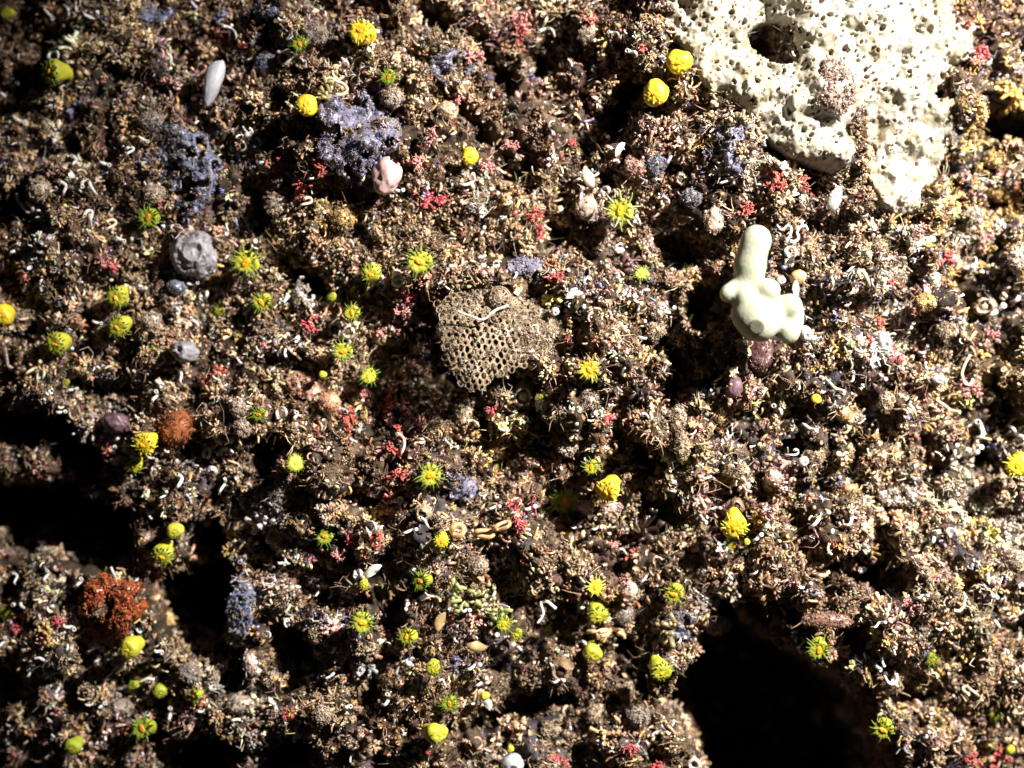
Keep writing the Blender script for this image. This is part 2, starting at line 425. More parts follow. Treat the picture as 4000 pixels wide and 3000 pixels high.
SPONGE = [(2600, -60), (2590, 40), (2600, 110), (2640, 200), (2700, 270), (2740, 350), (2830, 400), (2930, 450), (3000, 520), (3060, 590), (3150, 630), (3230, 665), (3271, 615), (3289, 566), (3283, 512), (3356, 446), (3416, 524), (3440, 600), (3380, 650), (3400, 720), (3440, 790), (3510, 830), (3585, 820), (3580, 740), (3640, 690), (3663, 620), (3717, 567), (3741, 482), (3705, 410), (3650, 410), (3633, 362), (3663, 301), (3741, 235), (3790, 205), (3814, 157), (3802, 90), (3741, 54), (3720, -30), (3640, -200), (3300, -420), (2900, -380), (2650, -200)]
SPONGE_HOLE = [(2900, 185), (2888, 140), (2930, 100), (2990, 72), (3050, 75), (3080, 110), (3100, 200), (3120, 250), (3085, 290), (3035, 285), (2960, 250)]
SD = np.minimum(poly_sdf(SPONGE, GX, GZ), -poly_sdf(SPONGE_HOLE, GX, GZ)) + 0.04 * n_edge + 0.018
CLEAR = (SD > 0.035).astype(float)
def blur(A, k, times=2):
    for _ in range(times):
        for ax in (0, 1):
            P = np.pad(A, [(k + 1, k) if a == ax else (0, 0) for a in (0, 1)], mode='edge').cumsum(ax)
            n = A.shape[ax]
            A = (np.take(P, range(2 * k + 1, 2 * k + 1 + n), ax) - np.take(P, range(0, n), ax)) / (2 * k + 1)
    return A
HS = blur(H0, 7); HL = blur(H0, 3)
N0 = H0.copy()

# ------------------------------------------------------------------ overgrowth nobody could count
PAL = {
    'tan': (0.45, 0.305, 0.18), 'brown': (0.24, 0.14, 0.078), 'cream': (0.66, 0.545, 0.40), 'pinkish': (0.47, 0.27, 0.23),
    'white': (0.84, 0.81, 0.78), 'red': (0.46, 0.085, 0.07), 'violet': (0.22, 0.20, 0.34), 'gold': (0.64, 0.41, 0.14),
    'grey': (0.38, 0.34, 0.31), 'rust': (0.34, 0.15, 0.07), 'green': (0.28, 0.30, 0.12), 'dark': (0.07, 0.045, 0.035),
}
NAMES = list(PAL); RGB = np.array([PAL[n] for n in NAMES])
BASE = np.array([0.36, 0.22, 0.13, 0.08, 0.04, 0.02, 0.022, 0.085, 0.045, 0.05, 0.002, 0.04])
PATCH = [ (3900, 500, 260, 400, 'gold', 1.2), (3900, 1400, 260, 500, 'cream', 0.8), (3850, 1400, 300, 700, 'gold', 0.5), (3900, 2500, 300, 500, 'gold', 0.5), (150, 650, 260, 200, 'violet', 0.3), (880, 780, 220, 160, 'violet', 0.5), (560, 480, 200, 160, 'violet', 0.3), (1500, 760, 150, 100, 'violet', 0.35), (1640, 60, 160, 80, 'violet', 0.35), (2750, 700, 130, 90, 'violet', 0.4),   # x, y, rx, ry, tone, weight: where the photograph's turf has a colour of its own
    (1560, 1680, 90, 250, 'red', 0.8), (1180, 690, 200, 110, 'red', 0.45), (1680, 620, 110, 180, 'red', 0.5), (1690, 780, 140, 60, 'red', 0.35),
    (2040, 120, 90, 120, 'red', 0.8), (1460, 2100, 160, 70, 'red', 0.4), (1350, 2220, 140, 80, 'red', 0.3), (2080, 900, 120, 120, 'red', 0.3),
    (2900, 720, 220, 80, 'red', 0.6), (3250, 780, 200, 60, 'red', 0.5), (1700, 1350, 60, 160, 'rust', 0.9), (3700, 1430, 200, 200, 'red', 0.12),
    (2500, 520, 120, 120, 'pinkish', 1.2), (1960, 560, 200, 200, 'pinkish', 0.5), (2250, 690, 150, 70, 'white', 0.5), (2250, 690, 150, 70, 'cream', 0.8),
    (1330, 850, 90, 70, 'gold', 1.2), (1150, 910, 120, 90, 'cream', 0.8), (3850, 560, 220, 260, 'gold', 2.5), (3900, 1100, 200, 300, 'gold', 1.0),
    (1830, 1720, 200, 110, 'gold', 0.9), (1980, 1800, 130, 70, 'gold', 1.5), (1920, 1000, 300, 110, 'tan', 1.5), (2000, 2150, 260, 130, 'tan', 1.2),
    (820, 1800, 160, 130, 'white', 0.4), (820, 1800, 170, 140, 'cream', 0.8), (930, 1920, 160, 90, 'cream', 0.5), (150, 780, 260, 250, 'white', 0.12),
    (250, 1400, 300, 200, 'white', 0.18), (300, 2550, 300, 200, 'white', 0.15), (700, 640, 200, 160, 'violet', 0.9), (1390, 540, 160, 190, 'violet', 0.8),
    (1760, 260, 130, 90, 'violet', 0.8), (2880, 540, 160, 130, 'violet', 0.7), (900, 2400, 60, 200, 'violet', 0.9), (2600, 2450, 100, 60, 'violet', 0.6),
    (3150, 1520, 250, 300, 'cream', 0.5), (3500, 2000, 400, 300, 'cream', 0.4), (2700, 1750, 160, 250, 'cream', 0.4), (3400, 1000, 350, 150, 'cream', 0.3),
    (3700, 2500, 400, 500, 'gold', 0.35), (3700, 2500, 400, 500, 'tan', 0.8), (3500, 2900, 500, 200, 'rust', 0.08), (3900, 200, 120, 200, 'grey', 0.9),
    (2200, 2700, 400, 300, 'tan', 0.6), (1350, 2500, 400, 300, 'grey', 0.3), (500, 300, 500, 300, 'tan', 0.5), (1200, 120, 300, 120, 'tan', 0.6),
    (2900, 1000, 300, 140, 'violet', 0.10), (3350, 1130, 160, 110, 'violet', 0.2), (1100, 80, 200, 90, 'violet', 0.35), (620, 60, 120, 90, 'violet', 0.4), (1050, 2330, 200, 160, 'violet', 0.25), (3830, 130, 140, 180, 'pinkish', 1.0), (2050, 1050, 140, 60, 'violet', 0.3), (2950, 1480, 120, 110, 'pinkish', 0.8), (3650, 2050, 250, 90, 'violet', 0.15), (500, 430, 250, 140, 'pinkish', 0.3), (2300, 300, 250, 200, 'red', 0.12), (2300, 300, 250, 200, 'pinkish', 0.4), (1300, 2200, 200, 130, 'rust', 0.2), (2700, 2100, 300, 200, 'brown', 0.3),
    (560, 2800, 300, 200, 'green', 0.04), (300, 600, 300, 200, 'brown', 0.3), (2350, 600, 200, 200, 'brown', 0.5),
]
def tones(x, z, white_k=1.0, dark_k=1.0):
    W = np.tile(BASE, (len(x), 1))
    W[:, NAMES.index('white')] *= white_k; W[:, NAMES.index('dark')] *= dark_k
    for px, py, rx, ry, t, w in PATCH:
        u, v = uv(px, py)
        W[:, NAMES.index(t)] += w * np.exp(-(((x - u) * 1000 / rx) ** 2 + ((z - v) * 1000 / ry) ** 2) * 1.2)
    # growth comes in clumps: a clump leans to one or two tones
    for s, cell in ((51, 0.07), (57, 0.19), (59, 0.34)):
        _, r = worley(x, z, cell, s)
        PW = np.cumsum(BASE + 0.012); pick = np.searchsorted(PW / PW[-1], hash3((r * 1e6).astype(np.int64), np.zeros(len(x), np.int64), np.zeros(len(x), np.int64), s)).clip(0, len(NAMES) - 1)
        W[np.arange(len(x)), pick] *= 6.0
    C = W.cumsum(1); k = (rng.random(len(x)) * C[:, -1])[:, None] > C
    c = RGB[k.sum(1)]
    _, rr = worley(x, z, 0.06, 63)
    c = c * np.exp(rng.normal(-0.3, 0.58, len(x)))[:, None] * (0.6 + 0.75 * rr)[:, None]
    return np.clip(c * (1 + rng.normal(0, 0.06, (len(x), 3))), 0.01, 0.9)

def scatter_pts(n, wide=(2.75, 2.1), pit_keep=0.12, low_keep=0.10):
    x = rng.uniform(-wide[0], wide[0], n); z = rng.uniform(-wide[1], wide[1], n)
    bald = sstep(0.12, 0.34, fbm(np.stack([x, 0 * x, z], -1) * 4.2 + 40, 3, 401))
    keep = (bil(CLEAR, x, z) < 0.5) & (rng.random(n) > 0.72 * bald) & (rng.random(n) < (1 - (1 - pit_keep) * sstep(0.6, 1.0, bil(PIT, x, z))) * (low_keep + (1 - low_keep) * np.clip(0.25 + bil(lump2, x, z) + 0.6 * bil(lump1, x, z), 0, 1)))
    return x[keep], z[keep]

def rot_to(n, spread):
    """random frames whose Z leans around n"""
    k = len(n)
    a = n + rng.normal(0, spread, (k, 3)); a /= np.linalg.norm(a, axis=1)[:, None]
    b = rng.normal(0, 1, (k, 3)); b -= a * (a * b).sum(1)[:, None]; b /= np.linalg.norm(b, axis=1)[:, None]
    return np.stack([b, np.cross(a, b), a], -1)         # columns

def strew(soup, temps, x, z, scale, spread, sink=0.3, col=None, lift=0.0, nmix=0.6):
    """put copies of the templates on the rock into one soup"""
    n = surf_n(x, z) * nmix + np.array([0.15, -1, 0.15]) * (1 - nmix)
    pos = np.stack([x, -bil(H, x, z) - lift, z], -1)
    R = rot_to(n, spread); t = rng.integers(0, len(temps), len(x))
    for k, (V, F) in enumerate(temps):
        m = np.where(t == k)[0]
        if not len(m): continue
        P = np.einsum('nij,vj->nvi', R[m], V) * scale[m][:, None, None] + pos[m][:, None]
        nv = len(V)
        off = (np.arange(len(m)) * nv)[:, None, None]
        fs = [(np.asarray(f)[None] + off).reshape(-1, np.asarray(f).shape[1]) for f in F if len(f)]
        soup.add(P.reshape(-1, 3), fs, np.repeat(col[m], nv, 0))

def curl_template(r, sides=4, steps=6, turn=1.5):
    d = np.array([rng.normal(0, .5), rng.normal(0, .5), 1.0]); d /= np.linalg.norm(d)
    ax = rng.normal(0, 1, 3); ax /= np.linalg.norm(ax)
    p = np.zeros(3); path = [p]
    for i in range(steps - 1):
        d = d + np.cross(ax, d) * turn / steps + rng.normal(0, 0.12, 3); d /= np.linalg.norm(d)
        p = p + d / steps; path.append(p)
    return tube(path, r * (1 + 0.25 * rng.random(steps)), sides)

def grain_template(sub=1):
    V, F = ico(sub)
    V = V * (1 + 0.35 * rng.random((len(V), 1))) * rng.uniform(0.6, 1.25, 3)
    return V, [F]

def tuft_template(k=7, length=1.0, r=0.045, wild=0.55):
    s = Soup()
    for i in range(k):
        d = np.array([rng.normal(0, wild), rng.normal(0, wild), 1.0]); d /= np.linalg.norm(d)
        L = length * rng.uniform(0.5, 1.1)
        b = rng.normal(0, 0.3, 3); c = rng.normal(0, 0.2, 3)
        path = [np.zeros(3), d * L * 0.4 + b * 0.4, d * L * 0.75 + b * 0.6 + c * 0.6, d * L * 0.9 - b * 0.2 + c * 1.5]
        s.add(*tube(path, [r * 1.4, r * 1.2, r, r * 0.5], 3, cap=False))
    return np.concatenate(s.v), [np.concatenate(s.f[4])]

def flake_template():
    n = 6; a = np.arange(n) / n * 2 * math.pi
    rr = rng.uniform(0.6, 1.1, n)
    V = np.stack([np.cos(a) * rr, np.sin(a) * rr * 0.6, 0.35 * np.cos(a) ** 2 + 0.1 * rng.random(n)], -1)
    V = np.concatenate([V, V * 0.9 - (0, 0, 0.14)])
    F4 = np.array([[i, (i + 1) % n, (i + 1) % n + n, i + n] for i in range(n)])
    F3 = np.array([[0, i, i + 1] for i in range(1, n - 1)] + [[n, n + i + 1, n + i] for i in range(1, n - 1)])
    return V, [F4, F3]

def bush_template(k=9):
    """a knobbly twig clump: short thick branches with swollen tips"""
    s = Soup()
    for i in range(k):
        d = np.array([rng.normal(0, .7), rng.normal(0, .7), rng.uniform(.5, 1)]); d /= np.linalg.norm(d)
        L = rng.uniform(0.6, 1.1)
        mid = d * L * 0.55 + rng.normal(0, 0.12, 3)
        s.add(*tube([np.zeros(3), mid, d * L], [0.13, 0.10, 0.12], 4))
        for j in range(2):
            e = d + rng.normal(0, .6, 3); e /= np.linalg.norm(e)
            s.add(*tube([mid, mid + e * 0.35], [0.085, 0.075], 4))
    return np.concatenate(s.v), [np.concatenate(s.f[4]), np.concatenate(s.f[3])]

CURLS = [curl_template(rng.uniform(0.045, 0.10), turn=rng.uniform(0.5, 4.5)) for _ in range(28)]
GRAINS = [grain_template(1) for _ in range(14)]
TUFTS = [tuft_template(rng.integers(5, 10)) for _ in range(16)]
HAIRS = [tuft_template(rng.integers(3, 6), 1.0, 0.022, 0.8) for _ in range(12)]
FLAKES = [flake_template() for _ in range(14)]
BUSHES = [bush_template(rng.integers(6, 11)) for _ in range(14)]

s = Soup()
x, z = scatter_pts(46000); strew(s, BUSHES, x, z, np.exp(rng.normal(math.log(0.018), 0.5, len(x))), 0.45, col=tones(x, z, 0.6))
x, z = scatter_pts(11000); strew(s, TUFTS, x, z, rng.uniform(0.018, 0.045, len(x)), 0.5, col=tones(x, z, 0.5))
x, z = scatter_pts(7000, low_keep=0.6); strew(s, HAIRS, x, z, rng.uniform(0.04, 0.075, len(x)), 0.6, col=tones(x, z, 0.8))
# growth on the steep sides of the clefts
steep = np.hypot(GHx, GHz)
x = rng.uniform(-2.7, 2.7, 260000); z = rng.uniform(-2.1, 2.1, 260000)
g_ = bil(steep, x, z); k_ = (g_ > 1.6) & (bil(PIT, x, z) > 0.12) & (bil(H, x, z) > -1.1) & (bil(CLEAR, x, z) < 0.5) & (rng.random(len(x)) < 0.09 * g_)
x, z = x[k_], z[k_]
strew(s, BUSHES, x, z, np.exp(rng.normal(math.log(0.02), 0.4, len(x))), 0.5, col=tones(x, z, 0.6), nmix=0.95)
o = obj('hydroid_turf', s.mesh('hydroid_turf', True, True), M['turf'])
tag(o, 'silty brown and pinkish turf of tiny tufts all over the rock', 'turf', kind='stuff')

s = Soup()
x, z = scatter_pts(44000, low_keep=0.35); strew(s, GRAINS, x, z, np.minimum(np.exp(rng.normal(math.log(0.007), 0.45, len(x))), 0.0145), 0.8, col=tones(x, z, 1.2), lift=0.004)
x, z = scatter_pts(34000); strew(s, FLAKES, x, z, rng.uniform(0.008, 0.022, len(x)), 0.7, col=tones(x, z, 1.6), lift=0.006)
o = obj('silt_grains', s.mesh('silt_grains', True, True), M['turf'])
tag(o, 'sand grains, shell chips and silt caught in the growth', 'silt', kind='stuff')

s = Soup()
x, z = scatter_pts(46000); strew(s, CURLS, x, z, rng.uniform(0.024, 0.064, len(x)), 0.8, col=tones(x, z, 2.0), lift=0.004)
x, z = scatter_pts(1700, low_keep=0.8)
strew(s, CURLS, x, z, rng.uniform(0.03, 0.065, len(x)), 0.9, col=np.clip(np.array(PAL['white']) * rng.uniform(0.6, 1.05, (len(x), 1)), 0, 0.9), lift=0.012)
o = obj('worm_tube_crust', s.mesh('worm_tube_crust', True, True), M['turf'])
tag(o, 'crust of countless tiny curled worm tubes and threads', 'worm crust', kind='stuff')

# ------------------------------------------------------------------ labels by neighbourhood
LANDMARKS = []      # (phrase, px, py)
USED = set()
def compass(dx, dy):
    a = math.degrees(math.atan2(-dy, dx)) % 360
    return ['to the right of', 'above and right of', 'above', 'above and left of', 'to the left of', 'below and left of', 'below', 'below and right of'][int(((a + 22.5) % 360) // 45)]
def place_labels(items):
    """items: (object, kind phrase, px, py); each gets a label true of it and of no other of its kind phrase"""
    def rel(L, p):
        return compass(p[0] - L[1], p[1] - L[2])
    for o, what, px, py in items:
        best = None
        for L in sorted(LANDMARKS, key=lambda L: math.hypot(L[1] - px, L[2] - py)):
            d = math.hypot(L[1] - px, L[2] - py)
            if d < 8: continue
            w = rel(L, (px, py))
            closer = [q for q in items if q[0] is not o and q[1] == what and rel(L, q[2:]) == w and math.hypot(L[1] - q[2], L[2] - q[3]) < d + 25]
            lab = f"{what} {w} {L[0]}"
            if not closer and lab not in USED and len(lab.split()) <= 16:
                best = lab; break
        if best is None: best = f"{what} near {L[0]}"
        USED.add(best); o['label'] = best

# ------------------------------------------------------------------ big white encrusting sponge
def white_sponge():
    st = 0.005
    xs = np.arange(0.56, 1.86, st); zs = np.arange(0.62, 1.95, st)
    X, Z = np.meshgrid(xs, zs)
    fl = np.stack([X.ravel(), 0 * X.ravel(), Z.ravel()], -1)
    d = bil(SD, X, Z) + 0.008 * fbm(fl * 30, 2, 81).reshape(X.shape)
    t = 0.10 * np.clip(d / 0.16, 0, 1) ** 0.7 + 0.085 * fbm(fl * 7, 3, 82).reshape(X.shape) + 0.028 * fbm(fl * 24, 3, 83).reshape(X.shape)
    # pores of several sizes, and a few wide mouths
    wob = 0.006 * vnoise(fl * 60, 91).reshape(X.shape)
    for cell, seed, r0, r1, dep, p in ((0.06, 84, 0.004, 0.0105, 0.034, 0.8), (0.03, 86, 0.0035, 0.0075, 0.018, 0.8), (0.24, 88, 0.011, 0.02, 0.045, 0.5)):
        w, rid = worley(X + wob, Z + wob, cell, seed)
        rr = r0 + (r1 - r0) * ((rid * 7.3) % 1)
        hole = (rid < p * np.clip(0.9 + 1.3 * fbm(fl * 5, 2, 95).reshape(X.shape), 0.15, 1.3)) * (1 - sstep(rr * 0.3, rr * 1.3, w * cell))
        rim = (rid < p) * np.exp(-((w * cell - rr * 1.5) / (rr * 0.6)) ** 2)
        t = t - dep * hole + 0.008 * rim
    y = -(bil(HS, X, Z) + 0.035 + t)
    keep = d > 0.0
    idx = np.arange(X.size).reshape(X.shape)
    q = np.stack([idx[:-1, :-1], idx[:-1, 1:], idx[1:, 1:], idx[1:, :-1]], -1).reshape(-1, 4)
    q = q[keep.ravel()[q].all(1)]
    V = np.stack([X.ravel(), y.ravel(), Z.ravel()], -1)
    # the edge turns down to the rock
    e = np.concatenate([q[:, [0, 1]], q[:, [1, 2]], q[:, [2, 3]], q[:, [3, 0]]])
    key = np.minimum(e[:, 0], e[:, 1]) * 10**7 + np.maximum(e[:, 0], e[:, 1])
    _, inv, cnt = np.unique(key, return_inverse=True, return_counts=True)
    be = e[cnt[inv] == 1]
    bv = np.unique(be); m = np.full(len(V), -1); m[bv] = len(V) + np.arange(len(bv))
    low = V[bv].copy(); low[:, 1] = np.maximum(low[:, 1] + 0.10, -bil(HS, low[:, 0], low[:, 2]) + 0.06)
    V = np.concatenate([V, low])
    skirt = np.stack([be[:, 1], be[:, 0], m[be[:, 0]], m[be[:, 1]]], -1)
    q = np.concatenate([q, skirt])
    u, inv = np.unique(q, return_inverse=True)
    me = mesh_from('white_sponge', V[u], [inv.reshape(q.shape)])
    o = obj('encrusting_sponge', me, M['white_sponge'])
    tag(o, 'large white porous sponge spreading over the rock around a dark hole', 'sponge')
    LANDMARKS.append(('the large white sponge', 3330, 620))
white_sponge()

# ------------------------------------------------------------------ smooth shapes grown from merged balls
def balls_mesh(name, balls, res=0.012):
    mb = bpy.data.metaballs.new(name); mb.resolution = res; mb.render_resolution = res; mb.threshold = 0.16
    o = bpy.data.objects.new(name, mb); COL.objects.link(o)
    for c, r in balls:
        e = mb.elements.new(); e.co = c; e.radius = r * 1.6; e.stiffness = 2.0
    dg = bpy.context.evaluated_depsgraph_get(); dg.update()
    me = bpy.data.meshes.new_from_object(o.evaluated_get(dg))
    bpy.data.objects.remove(o); bpy.data.metaballs.remove(mb)
    me.name = name
    me.polygons.foreach_set('use_smooth', np.ones(len(me.polygons), bool))
    return me

def finger_sponge():
    y0 = -0.34
    pts = [  # px, py, r, toward the camera
        (2955, 937, 46, 0.02), (2945, 965, 44, 0.02), (2940, 990, 43, 0.015), (2932, 1022, 48, 0.01), (2928, 1050, 49, 0.0), (2928, 1082, 42, 0.0),
        (2848, 1147, 29, 0.02), (2868, 1140, 34, 0.005), (2900, 1128, 42, 0.0), (2940, 1135, 46, -0.01), (2912, 1160, 34, 0.04), (3004, 1133, 35, 0.04), (2975, 1135, 36, 0.02),
        (2945, 1185, 52, 0.0), (2935, 1225, 62, 0.02), (2965, 1255, 64, 0.035), (3000, 1232, 56, 0.01), (3045, 1208, 42, 0.0), (3085, 1195, 38, 0.02),
        (3098, 1220, 34, 0.0), (3094, 1255, 36, 0.0), (3084, 1290, 34, 0.01), (3080, 1306, 30, 0.01), (2960, 1240, 60, -0.08)]
    root = empty('finger_sponge', at_depth(2950, 1180, -hloc(2950, 1180, 0.05)))
    b = [(Vector(at_depth(px, py, y0 - dz)) - root.location, r / 1000.0) for px, py, r, dz in pts]
    b.append((Vector(at_depth(2960, 1200, y0 + 0.10)) - root.location, 0.055)); b.append((Vector(at_depth(2960, 1205, y0 + 0.19)) - root.location, 0.05))
    me = balls_mesh('sponge_body', b)
    body = obj('sponge_body', me, M['cream_sponge'], root)
    from mathutils.bvhtree import BVHTree
    tree = BVHTree.FromPolygons([v.co for v in me.vertices], [p.vertices for p in me.polygons])
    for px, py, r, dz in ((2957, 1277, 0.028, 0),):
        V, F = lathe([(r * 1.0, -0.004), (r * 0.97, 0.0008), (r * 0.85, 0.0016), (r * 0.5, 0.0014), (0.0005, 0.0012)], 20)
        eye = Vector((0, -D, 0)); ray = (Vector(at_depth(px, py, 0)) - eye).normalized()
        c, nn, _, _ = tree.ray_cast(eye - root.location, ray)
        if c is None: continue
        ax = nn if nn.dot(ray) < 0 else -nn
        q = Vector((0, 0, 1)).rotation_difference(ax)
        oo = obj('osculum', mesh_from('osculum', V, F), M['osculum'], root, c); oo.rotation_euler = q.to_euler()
    tag(root, 'smooth cream sponge of merged blunt fingers standing out in the dark cleft', 'sponge')
    LANDMARKS.append(('the smooth cream finger sponge', 2950, 1150))
finger_sponge()

# ------------------------------------------------------------------ rounded lumps: sponges, sea squirts, silted knobs
def blob(name, label, cat, px, py, rx, ry, mat, lift=0.02, depth=None, amp=0.25, freq=2.2, sub=4, fuzz=0, fuzz_len=0.02, fuzz_r=0.0022, ang=0.0, land=None, group=None, parts=None, pit=None, seed=None, fold=0.0):
    sd = seed if seed is not None else int(px * 3 + py)
    rx, ry = rx / 1000.0, ry / 1000.0; rz = depth or 0.7 * min(rx, ry)
    V, F = ico(sub)
    n = fbm(V * freq + sd * 0.37, 3, sd)
    n2 = vnoise(V * freq * 3.3 + sd, sd + 5)
    k = 1 + amp * n + amp * 0.3 * n2
    if fold: k = k + fold * np.sin((np.hypot(V[:, 0], V[:, 2]) * 13 + 7 * n + 1.5 * n2 + 1.2 * np.arctan2(V[:, 2], V[:, 0])))
    P = V * k[:, None] * np.array([rx, rz, ry])
    if name == 'white_finger': P[:, 0] *= 1 + 0.32 * V[:, 2]; P[:, 2] -= ry * 0.22 * np.clip(V[:, 2], 0, 1) ** 2 * (V[:, 0] < 9) * (0.6 - V[:, 0])
    if pit: # a mouth on the camera side
        d = np.hypot(V[:, 0] - pit[0], V[:, 2] - pit[1]) / pit[2]
        m = (V[:, 1] < 0)
        P[:, 1] += m * pit[3] * rz * np.exp(-d ** 3); P[:, 1] -= m * 0.25 * pit[3] * rz * np.exp(-((d - 1.35) / 0.3) ** 2)
    ca, sa = math.cos(ang), math.sin(ang)
    P[:, [0, 2]] = np.stack([P[:, 0] * ca - P[:, 2] * sa, P[:, 0] * sa + P[:, 2] * ca], -1)
    s = Soup(); s.add(P, [F])
    if fuzz:
        r2 = np.random.default_rng(sd)
        for i in r2.choice(len(P), fuzz):
            if P[i, 1] > rz * 0.3: continue
            d = P[i] / np.linalg.norm(P[i]) + r2.normal(0, 0.45, 3); d /= np.linalg.norm(d)
            L = fuzz_len * r2.uniform(0.4, 1.2); b = r2.normal(0, 0.25, 3) * L
            s.add(*tube([P[i] * 0.97, P[i] + d * L * 0.5 + b, P[i] + d * L], [fuzz_r * 1.5, fuzz_r, fuzz_r * 0.6], 3, cap=False))
    y = -(hloc(px, py, max(rx, ry) * 0.7) + lift)
    o = obj(name, s.mesh(name), mat, None, at_depth(px, py, y))
    tag(o, label, cat, group)
    if land: LANDMARKS.append((land, px, py))
    return o

def coat(s, pts, nrm, n, seed, col, scale=(0.006, 0.016)):
    """small tufts, grains and curls sitting on a surface"""
    r2 = np.random.default_rng(seed)
    if len(pts) == 0: return
    for i in r2.choice(len(pts), n):
        fam = (BUSHES, GRAINS, CURLS, BUSHES, TUFTS)[r2.integers(0, 5)]
        V, F = fam[r2.integers(0, len(fam))]
        g = nrm[i] + r2.normal(0, .5, 3); a, b_, c = frame(g)
        k = r2.uniform(*scale) * (0.5 if fam is GRAINS else (1.6 if fam is CURLS else 1))
        cc = np.clip(np.asarray(col[r2.integers(0, len(col))]) * r2.uniform(0.6, 1.25), 0.01, 0.85)
        s.add(V @ np.array([a, b_, c]) * k + pts[i], F, tuple(cc))

CRUST = {'violet': ((0.13, 0.125, 0.20), (0.23, 0.22, 0.32), (0.28, 0.22, 0.20)), 'bluegrey': ((0.12, 0.14, 0.23), (0.22, 0.24, 0.34), (0.28, 0.22, 0.18)),
         'pale': ((0.42, 0.38, 0.35), (0.56, 0.53, 0.50), (0.34, 0.25, 0.16)), 'orange': ((0.36, 0.075, 0.015), (0.24, 0.04, 0.008), (0.42, 0.13, 0.03)),
         'peach': ((0.34, 0.16, 0.10), (0.48, 0.28, 0.20), (0.3, 0.2, 0.14))}
def soft_patch(name, label, cat, px, py, rx, ry, mat, n, land=None, rr=None, lift=0.03, ang=0.0, seed=1, fuzz=120, group=None, holes=0.25):
    """an uneven spreading growth: convoluted ridges, ragged outline, gaps"""
    tone = CRUST[mat]
    st = 0.006; u0, v0 = uv(px, py); m = max(rx, ry) / 1000 * 1.5
    a = np.arange(-m, m + st, st); X, Z = np.meshgrid(u0 + a, v0 + a)
    fl = np.stack([X.ravel(), 0 * X.ravel() + seed, Z.ravel()], -1)
    ca, sa = math.cos(ang), math.sin(ang)
    dx, dz = (X - u0) * ca + (Z - v0) * sa, -(X - u0) * sa + (Z - v0) * ca
    d = 1 - np.hypot(dx * 1000 / rx, dz * 1000 / ry) + 0.55 * fbm(fl * 11, 4, seed, 0.6).reshape(X.shape)
    wx = 0.02 * vnoise(fl * 14, seed + 3)
    fw = fl + np.stack([wx, 0 * wx, wx[::-1]], -1)
    rid = 1 - np.abs(vnoise(fw * 34, seed + 4).reshape(X.shape)) * 2 + 0.5 * vnoise(fw * 70, seed + 7).reshape(X.shape)
    g = min(rx, ry) / 1000
    t = 0.3 * g * np.sqrt(np.clip(d / 0.6, 0, 1)) + 0.012 * rid + 0.015 * fbm(fl * 16, 3, seed + 5).reshape(X.shape)
    keep = (d > 0) & (fbm(fl * 19, 2, seed + 6).reshape(X.shape) > -0.62 + holes)
    sur = np.maximum(bil(HL, X, Z), hloc(px, py, g) - 0.12)
    y = -(sur + lift + t)
    idx = np.arange(X.size).reshape(X.shape)
    q = np.stack([idx[:-1, :-1], idx[:-1, 1:], idx[1:, 1:], idx[1:, :-1]], -1).reshape(-1, 4)
    q = q[keep.ravel()[q].all(1)]
    k = (D + y) / D
    V = np.stack([X * k, y, Z * k], -1).reshape(-1, 3)
    used = np.unique(q); mp = np.full(len(V), -1); mp[used] = np.arange(len(used))
    V, q = V[used], mp[q]; nV = len(V)
    # closed below, so the growth has a body
    low = V + np.array([0, 0.05, 0])
    e = np.concatenate([q[:, [0, 1]], q[:, [1, 2]], q[:, [2, 3]], q[:, [3, 0]]])
    key = np.minimum(e[:, 0], e[:, 1]) * 10**7 + np.maximum(e[:, 0], e[:, 1])
    _, inv, cnt = np.unique(key, return_inverse=True, return_counts=True)
    be = e[cnt[inv] == 1]
    side = np.stack([be[:, 1], be[:, 0], be[:, 0] + nV, be[:, 1] + nV], -1)
    mix = np.clip(0.5 + 0.9 * fbm(np.concatenate([V, low]) * 18, 3, seed + 8), 0, 1)[:, None]
    mix2 = sstep(0.2, 0.5, fbm(np.concatenate([V, low]) * 26, 3, seed + 9))[:, None]
    col = (np.array(tone[0]) * (1 - mix) + np.array(tone[1]) * mix) * (1 - mix2 * .6) + np.array(tone[2]) * mix2 * .6
    s = Soup(); s.add(np.concatenate([V, low]), [q, q[:, ::-1] + nV, side], col)
    nr_ = np.tile((0, -1.0, 0), (nV, 1))
    coat(s, V, nr_, max(60, int(fuzz * rx * ry / 5000)), seed, (tone[0], tone[1], tone[2], tone[2]) if mat != 'orange' else tone)
    c0 = V.mean(0); s.v = [v - c0 for v in s.v]
    o = obj(name, s.mesh(name, True, True), M['turf'], None, c0)
    tag(o, label, cat, group)
    if land: LANDMARKS.append((land, px, py))
    return o

def knob(px, py, rx, ry, tone, n, lift=0.045, size=(0.004, 0.012), flat_=1.0):
    """a rounded lump under a coat of silt and tufts"""
    sd = int(px * 3 + py); rx, ry = rx / 1000, ry / 1000; rz = min(rx, ry) * .9
    V, F = ico(4)
    P = V * (1 + .34 * fbm(V * 2 + sd * .3, 4, sd, .6))[:, None] * np.array([rx, rz * flat_, ry])
    mix = np.clip(.5 + fbm(V * 5 + sd, 3, sd), 0, 1)[:, None]
    s = Soup(); s.add(P, [F], np.array(tone[0]) * (1 - mix) + np.array(tone[1]) * mix)
    m = P[:, 1] < rz * .3
    coat(s, P[m] * .97, V[m], n, sd, tone, size)
    o = obj('silted_knob', s.mesh('silted_knob', True, True), M['turf'], None, at_depth(px, py, -(hloc(px, py, max(rx, ry) * .7) + lift)))
    o['category'] = 'knob'; o['group'] = 'furry and silted knobs'
    return o

